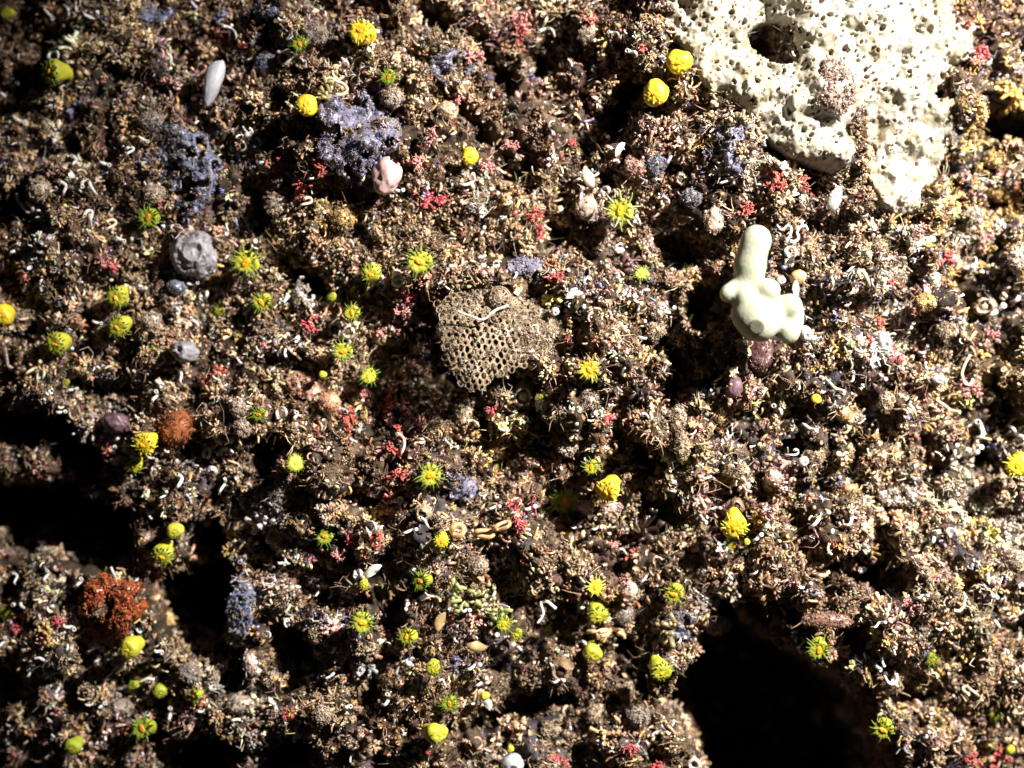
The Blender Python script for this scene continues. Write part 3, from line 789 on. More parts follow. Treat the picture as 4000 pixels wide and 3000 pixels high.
# violet and blue-grey soft sponges
soft_patch('violet_sponge', 'broad violet grey sponge with twisted lumps below the round yellow coral', 'sponge', 1385, 525, 150, 185, 'violet', 34, 'the broad violet sponge', (0.14, 0.34), seed=3)
soft_patch('violet_sponge', 'dark blue grey sponge smear running down from the white finger', 'sponge', 745, 650, 105, 170, 'bluegrey', 26, 'the dark blue grey sponge', (0.2, 0.42), ang=0.3, seed=4)
soft_patch('violet_sponge', 'smoky violet sponge clump beside the salmon red algae near the top', 'sponge', 1755, 255, 85, 70, 'violet', 18, 'the smoky violet sponge clump', (0.25, 0.45), seed=5)
soft_patch('violet_sponge', 'pale lilac sponge clump under the left edge of the large white sponge', 'sponge', 2885, 570, 85, 95, 'violet', 20, 'the pale lilac sponge clump', (0.22, 0.45), seed=6)
soft_patch('violet_sponge', 'slate violet sponge mound right below the open coral with orange mouth', 'sponge', 1790, 1895, 90, 60, 'violet', 12, 'the slate violet sponge mound', (0.4, 0.7), seed=7, fuzz=40)
soft_patch('violet_sponge', 'navy sponge fringe on the right rim of the tall black cleft', 'sponge', 935, 2380, 55, 110, 'bluegrey', 16, 'the navy sponge fringe', (0.3, 0.5), seed=8)
soft_patch('violet_sponge', 'small bluish sponge lumps above the net bryozoan', 'sponge', 2045, 1035, 60, 40, 'violet', 7, None, (0.4, 0.6), seed=9, fuzz=300)
soft_patch('violet_sponge', 'bluish grey frayed sponge tuft at the rim of the big black cavity', 'sponge', 2630, 2455, 70, 45, 'bluegrey', 9, 'the frayed bluish sponge tuft', (0.35, 0.55), seed=10, fuzz=120)
soft_patch('violet_sponge', 'blurred bluish lump at the top edge left of the white finger', 'sponge', 608, 48, 70, 40, 'bluegrey', 8, None, (0.5, 0.8), seed=11, fuzz=40)
soft_patch('violet_sponge', 'pale bluish lump at the top edge left of the frilled yellow coral', 'sponge', 1040, 40, 55, 35, 'bluegrey', 7, None, (0.5, 0.8), seed=12, fuzz=40)
soft_patch('violet_sponge', 'dark indigo lump beside the green star right of the bowl shaped coral', 'sponge', 2655, 2420, 60, 30, 'bluegrey', 6, None, (0.5, 0.7), seed=13, fuzz=20)
soft_patch('grey_sponge', 'pale grey furry sponge knob left of the green star coral', 'sponge', 1185, 1150, 42, 68, 'pale', 16, 'the pale grey furry knob', (0.5, 0.7), seed=14, fuzz=160, ang=-0.3)
soft_patch('pale_sponge', 'whitish fuzzy sponge pad lying in the lower right turf', 'sponge', 3520, 1935, 100, 42, 'pale', 16, 'the whitish fuzzy pad', (0.5, 0.8), seed=15, fuzz=200, lift=0.06)
# orange sponges
soft_patch('orange_sponge', 'bright orange rough sponge patch at the left of the tall cleft', 'sponge', 462, 2365, 135, 115, 'orange', 30, 'the bright orange sponge', (0.2, 0.42), seed=16, fuzz=200, lift=0.05)
blob('rust_sponge', 'rust brown round sponge above the yellow coral pair', 'sponge', 690, 1672, 66, 66, M['rust'], 0.04, 0.06, 0.22, 2.0, fuzz=250, fuzz_len=0.02, land='the rust brown sponge')
blob('peach_sponge', 'small peach ball sponge with a finely dotted skin', 'sponge', 1288, 1572, 42, 40, M['peach'], 0.05, 0.04, 0.08, 3, fuzz=160, fuzz_len=0.006, land='the peach ball sponge')
soft_patch('flesh_sponge', 'blurred flesh brown lumpy sponge beside the peach ball', 'sponge', 1190, 1505, 75, 50, 'peach', 10, None, (0.5, 0.8), seed=18, fuzz=20, ang=-0.4)
blob('pink_sponge', 'smooth pale pink fleshy lump below the broad violet sponge', 'sponge', 1512, 680, 55, 82, M['pink'], 0.05, 0.06, 0.22, 2.2, land='the pale pink lump', ang=-0.2)
o = knob(3262, 340, 70, 98, ((.26, .165, .13), (.36, .26, .22), (.2, .13, .09), (.34, .25, .2)), 420, 0.09, (0.007, 0.018), 0.55)
o.name = 'crusted_knob'; o['label'] = 'pinkish silt crusted knob growing on the large white sponge'; o['category'] = 'knob'; del o['group']
LANDMARKS.append(('the pinkish knob on the white sponge', 3262, 345))
o = knob(3235, 2425, 88, 30, ((.15, .075, .05), (.26, .14, .10), (.34, .23, .16)), 160, .03, (.005, .013))
o.name = 'crust_lump'; o['label'] = 'soft brownish red crust lump under the hook shaped cavity'; o['category'] = 'sponge'; del o['group']
blob('plum_squirt', 'dark violet glossy lump left of the rust brown sponge', 'sea squirt', 458, 1652, 62, 42, M['plum'], 0.05, 0.05, 0.3, 2.2, ang=-0.2)
blob('plum_squirt', 'violet and orange smooth lump on the rim below the finger sponge', 'sea squirt', 2868, 1512, 32, 38, M['plum'], 0.03, 0.03, 0.22, 2.4)
o = knob(2975, 1395, 44, 66, ((.08, .032, .032), (.14, .065, .06), (.2, .12, .08)), 160, .0, (.005, .014))
o['label'] = 'dull maroon rough lump just below the smooth finger sponge'
# grey closed anemone with folds
blob('closed_anemone', 'big grey wrinkled closed anemone left of the bright open coral', 'anemone', 757, 992, 90, 92, M['grey'], 0.05, 0.075, 0.20, 2.0, sub=6, fold=0.035, pit=(0.12, 0.05, 0.30, 0.28), land='the grey closed anemone')
o = knob(690, 1120, 38, 32, ((.09, .10, .14), (.17, .18, .23), (.2, .16, .12)), 60, .03, (.004, .011))
o['label'] = 'bluish grey lump under the grey closed anemone'
blob('grey_squirt', 'milky glassy squirt with white ridge right of the dim green star', 'sea squirt', 722, 1372, 52, 42, M['grey'], 0.07, 0.05, 0.28, 2.4, fold=0.03, pit=(-0.3, 0.2, 0.25, 0.3), land='the milky glassy squirt')
# milky smooth ones
blob('white_finger', 'smooth milk white finger sponge leaning in the upper left', 'sponge', 832, 318, 36, 100, M['milky'], 0.10, 0.035, 0.10, 1.4, ang=-0.24, land='the white finger sponge')
for px, py, rx, ry, a, lab, land in (
    (3146, 1302, 25, 31, 0.2, 'small white egg shaped squirt against the right foot of the finger sponge', 'the egg shaped squirt'),
    (3452, 1335, 30, 39, 0.25, 'white oval squirt just above the bright coral red patch', 'the white oval squirt'),
    (3666, 1481, 27, 17, 0.0, 'tiny white lying oval squirt near the right hooked worm tube', None),
    (3137, 1803, 22, 20, 0.6, 'white bead squirt on the silted knob below the small black slot', None),
    (2002, 2982, 44, 40, 0.0, 'milky white ball squirt at the bottom edge below a lime bud', 'the milky white ball'),
    (2146, 258, 36, 33, 0.0, 'blurred white lump between two dark clefts at the top', None),
    (2168, 1217, 17, 17, 0.0, 'small bluish white bead on the right of the net bryozoan', None),
    (2418, 978, 22, 13, 0.0, 'greyish smooth pebble like squirt under the pale open star', None),
    (3050, 1095, 20, 16, 0.0, 'tiny pearl squirt between the finger sponge and orange bud', None),
    (3372, 1612, 20, 18, 0.0, 'little ivory squirt standing in the right hand turf', None)):
    blob('sea_squirt', lab, 'sea squirt', px, py, rx, ry, M['milky'], 0.06, min(rx, ry) / 1000 * 1.1, 0.08, 1.6, sub=4, ang=a, pit=(0.05, -0.35, 0.3, 0.35), land=land, group='small white squirts')
# bottom ring-mouthed sponge
def vase(px, py, r, mat, label, axis=(-0.2, -1, -0.2), land=None, tall=1.6, name='vase_sponge'):
    u, v, n = frame(axis); R = r / 1000.0
    V, F = lathe([(R * 0.55, -tall * R), (R * 0.8, -R), (R, -0.3 * R), (R * 1.02, 0), (R * 0.8, 0.16 * R), (R * 0.55, 0.1 * R), (R * 0.42, -0.2 * R), (R * 0.36, -0.9 * R), (0.001, -R)], 28)
    V = V * (1 + 0.06 * vnoise(V / R * 2.1 + px, 7))[:, None]
    W = V @ np.array([u, v, n])
    o = obj(name, mesh_from(name, W, F), mat, None, at_depth(px, py, -(hloc(px, py, R) + 0.04 + 0.5 * R)))
    tag(o, label, 'sponge')
    if land: LANDMARKS.append((land, px, py))
    return o
vase(2711, 2988, 26, M['pale'], 'white ring mouthed vase sponge at the bottom edge', land='the white vase sponge')
o = knob(1748, 434, 38, 36, ((.40, .28, .17), (.54, .42, .29), (.36, .2, .14)), 90, .04, (.004, .01))
o['label'] = 'cream orange blocky knob standing among salmon algae'; LANDMARKS.append(('the cream blocky knob', 1748, 434))
blob('orange_bud', 'orange brown striped bud right of the finger sponge', 'sea squirt', 3118, 1083, 34, 28, M['tan_shell'], .05, .03, .15, 2.2, ang=.5, land='the orange brown bud')
vase(1555, 1100, 26, M['shell'], 'glossy white tube cup below and left of the spiky open star', axis=(0.15, -0.7, -0.7), tall=2.2, land='the white tube cup', name='tube_cup')

KNOBS = []
for px, py, rx, ry, mk, w in (
    (2307, 1555, 36, 46, 'pale', 'pale furry knob'), (2215, 1742, 42, 36, 'pale', 'pale furry knob'), (2652, 1640, 28, 62, 'silt', 'tall silted knob'),
    (2664, 1740, 26, 62, 'silt', 'tall silted knob'), (2868, 1828, 46, 40, 'silt', 'round silted knob'), (3022, 1862, 38, 36, 'pink', 'pinkish pale knob'),
    (2290, 812, 52, 56, 'pale', 'lumpy flesh coloured knob'), (1532, 380, 40, 36, 'pale', 'pale furry knob'), (1247, 2476, 40, 42, 'silt', 'tan blocky knob'),
    (1259, 2792, 34, 38, 'pale', 'pale furry knob'), (2447, 2700, 36, 40, 'silt', 'tan blocky knob'), (2331, 2790, 40, 44, 'silt', 'round silted knob'),
    (2494, 2795, 46, 40, 'grey', 'grey silted knob'), (2125, 2802, 26, 26, 'silt', 'round silted knob'), (2150, 2850, 34, 26, 'silt', 'round silted knob'),
    (2292, 140, 34, 34, 'pale', 'pale furry knob'), (3963, 2185, 42, 40, 'pale', 'pale furry knob'), (932, 1590, 30, 36, 'pale', 'pale furry knob'),
    (946, 1668, 32, 38, 'pale', 'pale furry knob'), (602, 760, 44, 40, 'pale', 'pale furry knob'), (2480, 650, 50, 44, 'rosy', 'rough pinkish knob'),
    (2860, 1985, 40, 30, 'rosy', 'rough pinkish knob'), (2800, 2440, 60, 40, 'silt', 'round silted knob'), (2440, 2400, 36, 40, 'grey', 'grey silted knob'),
    (2460, 2310, 40, 44, 'pale', 'lumpy flesh coloured knob'), (1870, 2210, 36, 34, 'pale', 'pale furry knob'), (3460, 1570, 28, 40, 'silt', 'tall silted knob'),
    (3180, 1780, 40, 36, 'silt', 'round silted knob'), (3610, 1180, 40, 36, 'gold', 'golden rough knob'), (3650, 1090, 26, 32, 'cream_shell', 'cream smooth knob'),
    (3890, 620, 50, 44, 'gold', 'golden rough knob'), (3900, 740, 56, 46, 'gold', 'golden rough knob'), (3800, 840, 46, 40, 'pale', 'pale furry knob'),
    (3980, 1010, 50, 60, 'pale', 'pale furry knob'), (1340, 855, 52, 44, 'gold', 'golden rough knob'), (1900, 2440, 30, 30, 'dark', 'black smooth knob'),
    (2890, 300, 2, 2, 'silt', ''), (2700, 770, 36, 34, 'bluegrey', 'bluish silted knob'), (2560, 640, 36, 44, 'bluegrey', 'bluish silted knob'),
    (2290, 1980, 30, 24, 'pink', 'pinkish pale knob'), (2390, 1985, 40, 30, 'pink', 'pinkish pale knob'), (1230, 130, 50, 40, 'grey', 'grey silted knob'),
    (1040, 245, 44, 40, 'bluegrey', 'bluish silted knob'), (590, 470, 50, 36, 'grey', 'grey silted knob'), (1080, 800, 44, 50, 'pale', 'pale furry knob'),
    (2630, 2810, 2, 2, 'silt', ''), (2560, 1290, 38, 36, 'silt', 'round silted knob'), (2580, 1215, 32, 40, 'pale', 'lumpy flesh coloured knob'),
    (2790, 860, 40, 60, 'pale', 'lumpy flesh coloured knob'), (1810, 1620, 40, 60, 'silt', 'tall silted knob'), (3300, 1620, 34, 30, 'tan_shell', 'brown smooth knob'),
    (3280, 1712, 22, 24, 'tan_shell', 'brown smooth knob'), (3320, 1910, 36, 26, 'tan_shell', 'brown smooth knob'), (3700, 1290, 40, 30, 'silt', 'round silted knob'),
    (3540, 560, 2, 2, 'silt', ''), (2080, 1160, 2, 2, 'silt', ''), (240, 1250, 2, 2, 'silt', ''), (290, 1255, 32, 30, 'pale', 'pale furry knob'),
    (590, 1255, 40, 36, 'pale', 'pale furry knob'), (1160, 2560, 2, 2, 'silt', ''), (480, 2760, 44, 40, 'pale', 'pale furry knob'), (940, 2750, 60, 40, 'pale', 'lumpy flesh coloured knob'),
    (740, 2630, 50, 44, 'grey', 'grey silted knob'), (980, 2590, 30, 50, 'pink', 'pinkish pale knob'), (150, 740, 46, 50, 'pale', 'pale furry knob')):
    if not w: continue
    KT = {'pale': ((.34, .27, .21), (.48, .40, .33), (.38, .25, .15), (.44, .33, .24)), 'silt': ((.24, .17, .10), (.40, .29, .18), (.5, .39, .26)), 'pink': ((.44, .28, .24), (.58, .42, .37), (.4, .28, .2)), 'grey': ((.19, .165, .15), (.30, .26, .23), (.36, .25, .16)),
          'rosy': ((.38, .18, .15), (.5, .3, .24), (.34, .22, .15)), 'bluegrey': ((.10, .11, .16), (.19, .2, .26), (.26, .2, .16)), 'gold': ((.42, .25, .07), (.58, .39, .14), (.4, .28, .14)), 'cream_shell': ((.5, .4, .28), (.62, .52, .38)), 'tan_shell': ((.3, .16, .06), (.44, .27, .12)), 'dark': ((.03, .025, .03), (.06, .05, .05))}
    o = knob(px, py, rx * .85, ry * .85, KT[mk], 10 if 'smooth' in w else (55 if 'flesh' in w or 'pinkish pale' in w else 200), 0.03, (0.005, 0.015))
    KNOBS.append((o, w, px, py))

# ------------------------------------------------------------------ net bryozoan
def net_bryozoan():
    OUT = [(1680, 1190), (1700, 1250), (1705, 1300), (1716, 1352), (1728, 1400), (1745, 1465), (1770, 1500), (1800, 1515), (1838, 1542), (1890, 1528), (1930, 1490), (1965, 1492), (2010, 1462), (2060, 1440), (2090, 1430), (2140, 1450), (2220, 1430), (2290, 1380), (2320, 1300), (2250, 1230), (2260, 1180), (2200, 1130), (2120, 1110), (2000, 1120), (1900, 1125), (1800, 1130), (1720, 1150)]
    a_ = np.linspace(-.17, .13, 12); GXX, GZZ = np.meshgrid(a_ - .04, a_ + .18); base = float(np.percentile(bil(H0, GXX, GZZ), 70))
    dx, dy, ang = 27.0, 22.5, math.radians(10)
    r2 = np.random.default_rng(5)
    verts, quads, key = [], [], {}
    def vid(p, store=True):
        k = (round(p[0] * 2), round(p[1] * 2))
        if k not in key: key[k] = len(verts); verts.append(p)
        return key[k]
    cells = []
    for j in range(-18, 19):
        for i in range(-18, 19):
            cells.append(((i + 0.5 * (j & 1)) * dx, j * dy))
    hexa = [(0, dy * 2 / 3), (dx / 2, dy / 3), (dx / 2, -dy / 3), (0, -dy * 2 / 3), (-dx / 2, -dy / 3), (-dx / 2, dy / 3)]
    ca, sa = math.cos(ang), math.sin(ang)
    C = np.array([(1965 + ca * a - sa * b, 1345 + sa * a + ca * b) for a, b in cells])
    U = (C - (2000, 1500)) * (0.001, -0.001)
    d = poly_sdf(OUT, U[:, 0], U[:, 1])
    for (a, b), (X, Y), q in zip(cells, C, d):
        if q < 0.002 + (0.02 if X < 2020 else 0.07) * r2.random(): continue
        k = 0.58 + 0.4 * r2.random() if r2.random() > .06 else 0.15
        if X > 1985: k *= max(0.15, 1 - (X - 1985) / 260.0 * r2.uniform(0.5, 1.6))
        if Y < 1230: k *= 1.0
        outer, inner = [], []
        for m in range(6):
            h0, h1 = hexa[m], hexa[(m + 1) % 6]
            for t in (0, 0.5):
                outer.append((a + h0[0] + (h1[0] - h0[0]) * t, b + h0[1] + (h1[1] - h0[1]) * t))
        for m, p in enumerate(outer):
            th = math.atan2(p[1] - b, p[0] - a)
            w_ = 1.0 - 0.22 * abs(math.sin(2 * th + 0.5)); inner.append((a + k * 10.4 * w_ * math.cos(th - .25), b + k * 15.5 * w_ * math.sin(th)))
        oi = [vid(p) for p in outer]
        ii = []
        for p in inner: ii.append(len(verts)); verts.append(p)
        for m in range(12):
            quads.append((oi[m], oi[(m + 1) % 12], ii[(m + 1) % 12], ii[m]))
    P = np.array(verts, float)
    P += 4.0 * np.stack([vnoise(np.c_[P, 0 * P[:, 0]] / 33, 3), vnoise(np.c_[P, 0 * P[:, 0]] / 33, 4)], -1)
    X = 1965 + ca * P[:, 0] - sa * P[:, 1]; Y = 1345 + sa * P[:, 0] + ca * P[:, 1]
    u, v = (X - 2000) / 1000, (1500 - Y) / 1000
    dd = np.clip(poly_sdf(OUT, u, v), 0, 1)
    z = base + 0.07 + 0.07 * np.sqrt(np.clip(dd / 0.2, 0, 1)) * sstep(1170, 1290, Y) + 0.10 * np.clip((Y - 1200) / 350, -0.3, 1) - 0.14 * np.clip((X - 2000) / 250, -0.5, 1) + 0.018 * fbm(np.stack([u, 0 * u, v], -1) * 9, 2, 8)
    k = (D - z) / D
    W = np.stack([u * k, -z, v * k], -1)
    Q = np.array(quads)
    root = empty('net_bryozoan', (W[:, 0].mean(), -base, W[:, 2].mean()))
    W = W - np.array(root.location)
    n = len(W); back = W + np.array([0, 0.016, 0])
    Qb = Q[:, ::-1] + n
    e = np.concatenate([Q[:, [0, 1]], Q[:, [1, 2]], Q[:, [2, 3]], Q[:, [3, 0]]])
    kk = np.minimum(e[:, 0], e[:, 1]) * 10**6 + np.maximum(e[:, 0], e[:, 1])
    _, inv, cnt = np.unique(kk, return_inverse=True, return_counts=True)
    be = e[cnt[inv] == 1]
    side = np.stack([be[:, 1], be[:, 0], be[:, 0] + n, be[:, 1] + n], -1)
    sheet = obj('net_sheet', mesh_from('net_sheet', np.concatenate([W, back]), [Q, Qb, side]), M['net'], root)
    sm = sheet.modifiers.new('round', 'SUBSURF'); sm.levels = 1; sm.render_levels = 2
    # folded lobes of net at the top edge
    for cx, cy, r, pit in ((1735, 1215, 36, 0.02), (1805, 1190, 32, 0.0), (1950, 1165, 44, 0.03), (1995, 1190, 30, 0.0)):
        s = Soup(); R = r / 1000.0
        for a in np.linspace(0, 2 * math.pi, 13)[:-1]:
            t = np.linspace(0.06, 1.45, 8)
            s.add(*tube(np.stack([R * np.sin(t) * np.cos(a + 0.25 * t), -R * np.cos(t) * 0.9, R * np.sin(t) * np.sin(a + 0.25 * t)], -1), 0.0036, 6, cap=False))
        for t in (0.45, 0.95, 1.4):
            a = np.linspace(0, 2 * math.pi, 25)
            s.add(*tube(np.stack([R * math.sin(t) * np.cos(a), np.full(25, -R * math.cos(t) * 0.9), R * math.sin(t) * np.sin(a)], -1), 0.0042, 6, cap=False))
        c = at_depth(cx, cy, -(base + 0.09 + pit)) - np.array(root.location)
        obj('net_lobe', s.mesh('net_lobe'), M['rosy'] if False else M['net'], root, c)
    # silt caught on its right half
    s = Soup()
    m = r2.random(1500)
    px = 1985 + 250 * r2.random(1100) ** 0.7; py = 1165 + 250 * r2.random(1100)
    px = np.concatenate([px, 1720 + 300 * r2.random(420)]); py = np.concatenate([py, 1115 + 110 * r2.random(420) ** 1.6]); px = np.concatenate([px, 1700 + 300 * r2.random(420)]); py = np.concatenate([py, 1200 + 340 * r2.random(420)])
    uu, vv = (px - 2000) / 1000, (1500 - py) / 1000
    q = poly_sdf(OUT, uu, vv) > 0.005
    from mathutils.kdtree import KDTree
    kd = KDTree(len(W))
    for i, w in enumerate(W): kd.insert((w[0], 0, w[2]), i)
    kd.balance()
    for a, b in zip(uu[q], vv[q]):
        p0 = np.array([a * 0.96, 0, b * 0.96]) - np.array([root.location[0], 0, root.location[2]])
        _, i, _ = kd.find(p0)
        p = np.array([p0[0], W[i, 1] - 0.004, p0[2]])
        V, F = (CURLS + BUSHES + TUFTS)[r2.integers(0, len(CURLS) + len(BUSHES) + len(TUFTS))]
        g = r2.normal(0, 1, 3); uu_, vv_, nn_ = frame(g)
        s.add(V @ np.array([uu_, vv_, nn_]) * r2.uniform(0.008, 0.02) + p, F, tuple(np.array(((.36, .27, .17), (.26, .18, .11), (.5, .41, .3), (.22, .16, .1))[r2.integers(0, 4)]) * r2.uniform(.6, 1.2)))
    so = obj('silt_coating', s.mesh('silt_coating', True, True), M['turf'], root); so['kind'] = 'stuff'
    tag(root, 'tan net bryozoan fan with rows of dark holes at the centre', 'bryozoan')
    LANDMARKS.append(('the net bryozoan fan', 1960, 1330))
    return base
NET = net_bryozoan()

# ------------------------------------------------------------------ cup corals
def coral(px, py, r, state, hue, tilt, label, lift=0.0, land=None):
    r2 = np.random.default_rng(int(px * 7 + py * 13))
    R = r / 1000.0
    ax = np.array([tilt[0], -1.0, tilt[1]]); ax /= np.linalg.norm(ax)
    u, v, n = frame(ax); B = np.array([u, v, n])
    spin = r2.uniform(0, 6.28)
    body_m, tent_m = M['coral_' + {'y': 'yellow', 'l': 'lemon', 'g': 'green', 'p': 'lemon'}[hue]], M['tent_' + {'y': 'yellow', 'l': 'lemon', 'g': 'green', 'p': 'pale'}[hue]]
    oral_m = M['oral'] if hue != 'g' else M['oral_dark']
    head = at_depth(px, py, -(hloc(px, py, max(R, 0.03) * 1.3, 92 if lift >= 0 else 70) + 0.03 + 0.4 * R + lift))
    Rb = R if state == 'c' else (0.88 * R if state == 'h' else 0.6 * R)
    base = head - ax * Rb * 1.5
    root = empty('cup_coral', base)
    head = head - base
    def put(V): return V @ B + head
    # body
    prof = {'c': [(0.62, -1.7), (0.70, -1.2), (0.86, -0.7), (0.97, -0.25), (1.0, 0.05), (0.95, 0.30), (0.84, 0.52), (0.66, 0.68), (0.50, 0.74), (0.34, 0.76), (0.20, 0.76), (0.0, 0.76)],
            'h': [(0.62, -1.7), (0.72, -1.2), (0.88, -0.7), (0.98, -0.25), (1.0, 0.05), (0.93, 0.24), (0.82, 0.38), (0.64, 0.46), (0.44, 0.48), (0.22, 0.48), (0.0, 0.48)],
            'o': [(0.70, -1.7), (0.75, -1.2), (0.88, -0.6), (0.98, -0.2), (1.0, 0.0), (0.92, 0.12), (0.7, 0.13), (0.45, 0.10), (0.2, 0.12), (0.0, 0.14)]}[state]
    # denser profile
    pr = np.array(prof); t = np.linspace(0, len(pr) - 1, len(pr) * 2)
    pr = np.stack([np.interp(t, np.arange(len(pr)), pr[:, 0]), np.interp(t, np.arange(len(pr)), pr[:, 1])], -1)
    V, F = lathe(pr * Rb, 40)
    a = np.arctan2(V[:, 1], V[:, 0])
    side = np.hypot(V[:, 0], V[:, 1]) / Rb
    sq = 1 + 0.07 * np.cos(2 * a + spin) + 0.05 * np.cos(3 * a + 2 * spin) + 0.008 * np.cos(20 * a) * sstep(0.5, 0.8, side)
    V[:, :2] *= sq[:, None]
    V *= (1 + 0.09 * vnoise(V / Rb * 1.8 + spin * 5, 3))[:, None]
    V[:, 2] += Rb * (0.018 * np.cos(a * 12 + spin) + 0.05 * vnoise(np.stack([a * 3, side * 4, 0 * a + spin], -1), 4)) * sstep(0.05, 0.35, side) * (1 - sstep(0.75, 0.95, side)) * (V[:, 2] > 0)
    obj('calyx', mesh_from('calyx', put(V), F), body_m, root)
    # oral disc with its slit
    k = {'c': 0.28, 'h': 0.36, 'o': 0.52}[state]; z0 = {'c': 0.74, 'h': 0.47, 'o': 0.14}[state]
    V, F = lathe(np.array([(k, -0.06), (k * 0.9, 0.02), (k * 0.6, 0.06), (k * 0.35, 0.10), (k * 0.2, 0.08), (0.0, -0.02)]) * Rb, 20)
    V[:, 1] *= 0.55; V += np.array([0, 0, z0 * Rb])
    c, s_ = math.cos(spin), math.sin(spin)
    V[:, :2] = V[:, :2] @ np.array([[c, s_], [-s_, c]])
    V *= (1 + 0.08 * vnoise(V / Rb * 5 + spin, 9))[:, None]
    obj('oral_disc', mesh_from('oral_disc', put(V), F), oral_m, root)
    # tentacles
    nt_ = {'c': 16, 'h': 20, 'o': 20}[state]
    if r < 30: nt_ = 14
    if state == 'c' and r < 20: nt_ = 8
    whole = Soup()
    for i in range(nt_):
        cyc = i % 2 if state != 'o' else i % 3
        th = i / nt_ * 2 * math.pi + r2.normal(0, 0.07)
        if state == 'c' and r > 24:
            wd = math.cos(th) * u + math.sin(th) * v
            if -0.6 * wd[0] - wd[2] < 0.25: continue
        if state == 'c':
            rad, L, el, w, z1 = 0.62 + 0.14 * cyc, r2.uniform(0.14, 0.26), r2.uniform(0.2, 1.0), 0.085, 0.62 - 0.10 * cyc
        elif state == 'h':
            rad, L, el, w, z1 = 0.74 + 0.12 * cyc, r2.uniform(0.22, 0.5), r2.uniform(-0.3, 0.5), 0.095, 0.36 - 0.1 * cyc
        else:
            rad, L, el, w, z1 = 0.58 + 0.16 * cyc, r2.uniform(0.5, 1.05), r2.uniform(-0.25, 0.6) * (1.2 - 0.3 * cyc), 0.105, 0.06
        d = np.array([math.cos(th), math.sin(th), 0]); up = np.array([0, 0, 1.0]); sd = np.array([-math.sin(th), math.cos(th), 0])
        p = d * rad * sq.mean() + up * z1
        tt = np.linspace(0, 1, 7)
        bend, swing = r2.normal(-0.25, 0.3), r2.normal(0, 0.22)
        path = p + np.outer(tt, d * math.cos(el) + up * math.sin(el)) * L + np.outer(tt ** 2, up * bend + sd * swing) * L
        rad_t = w * np.array([1.0, 0.95, 0.85, 0.74, 0.6, 0.45, 0.28]) * (1 + 0.10 * np.array([0, 1, -1, 1, -1, 1, 0]))
        tv, tf = tube(path * Rb, rad_t * Rb, 7)
        if r >= 34 and state != 'c': obj('tentacle', mesh_from('tentacle', put(tv), tf), tent_m, root)
        else: whole.add(put(tv), tf)
    if whole.n: obj('tentacle_ring', whole.mesh('tentacle_ring'), tent_m, root)
    tag(root, label, 'cup coral', 'yellow and green cup corals')
    if land: LANDMARKS.append((land, px, py))
    return root

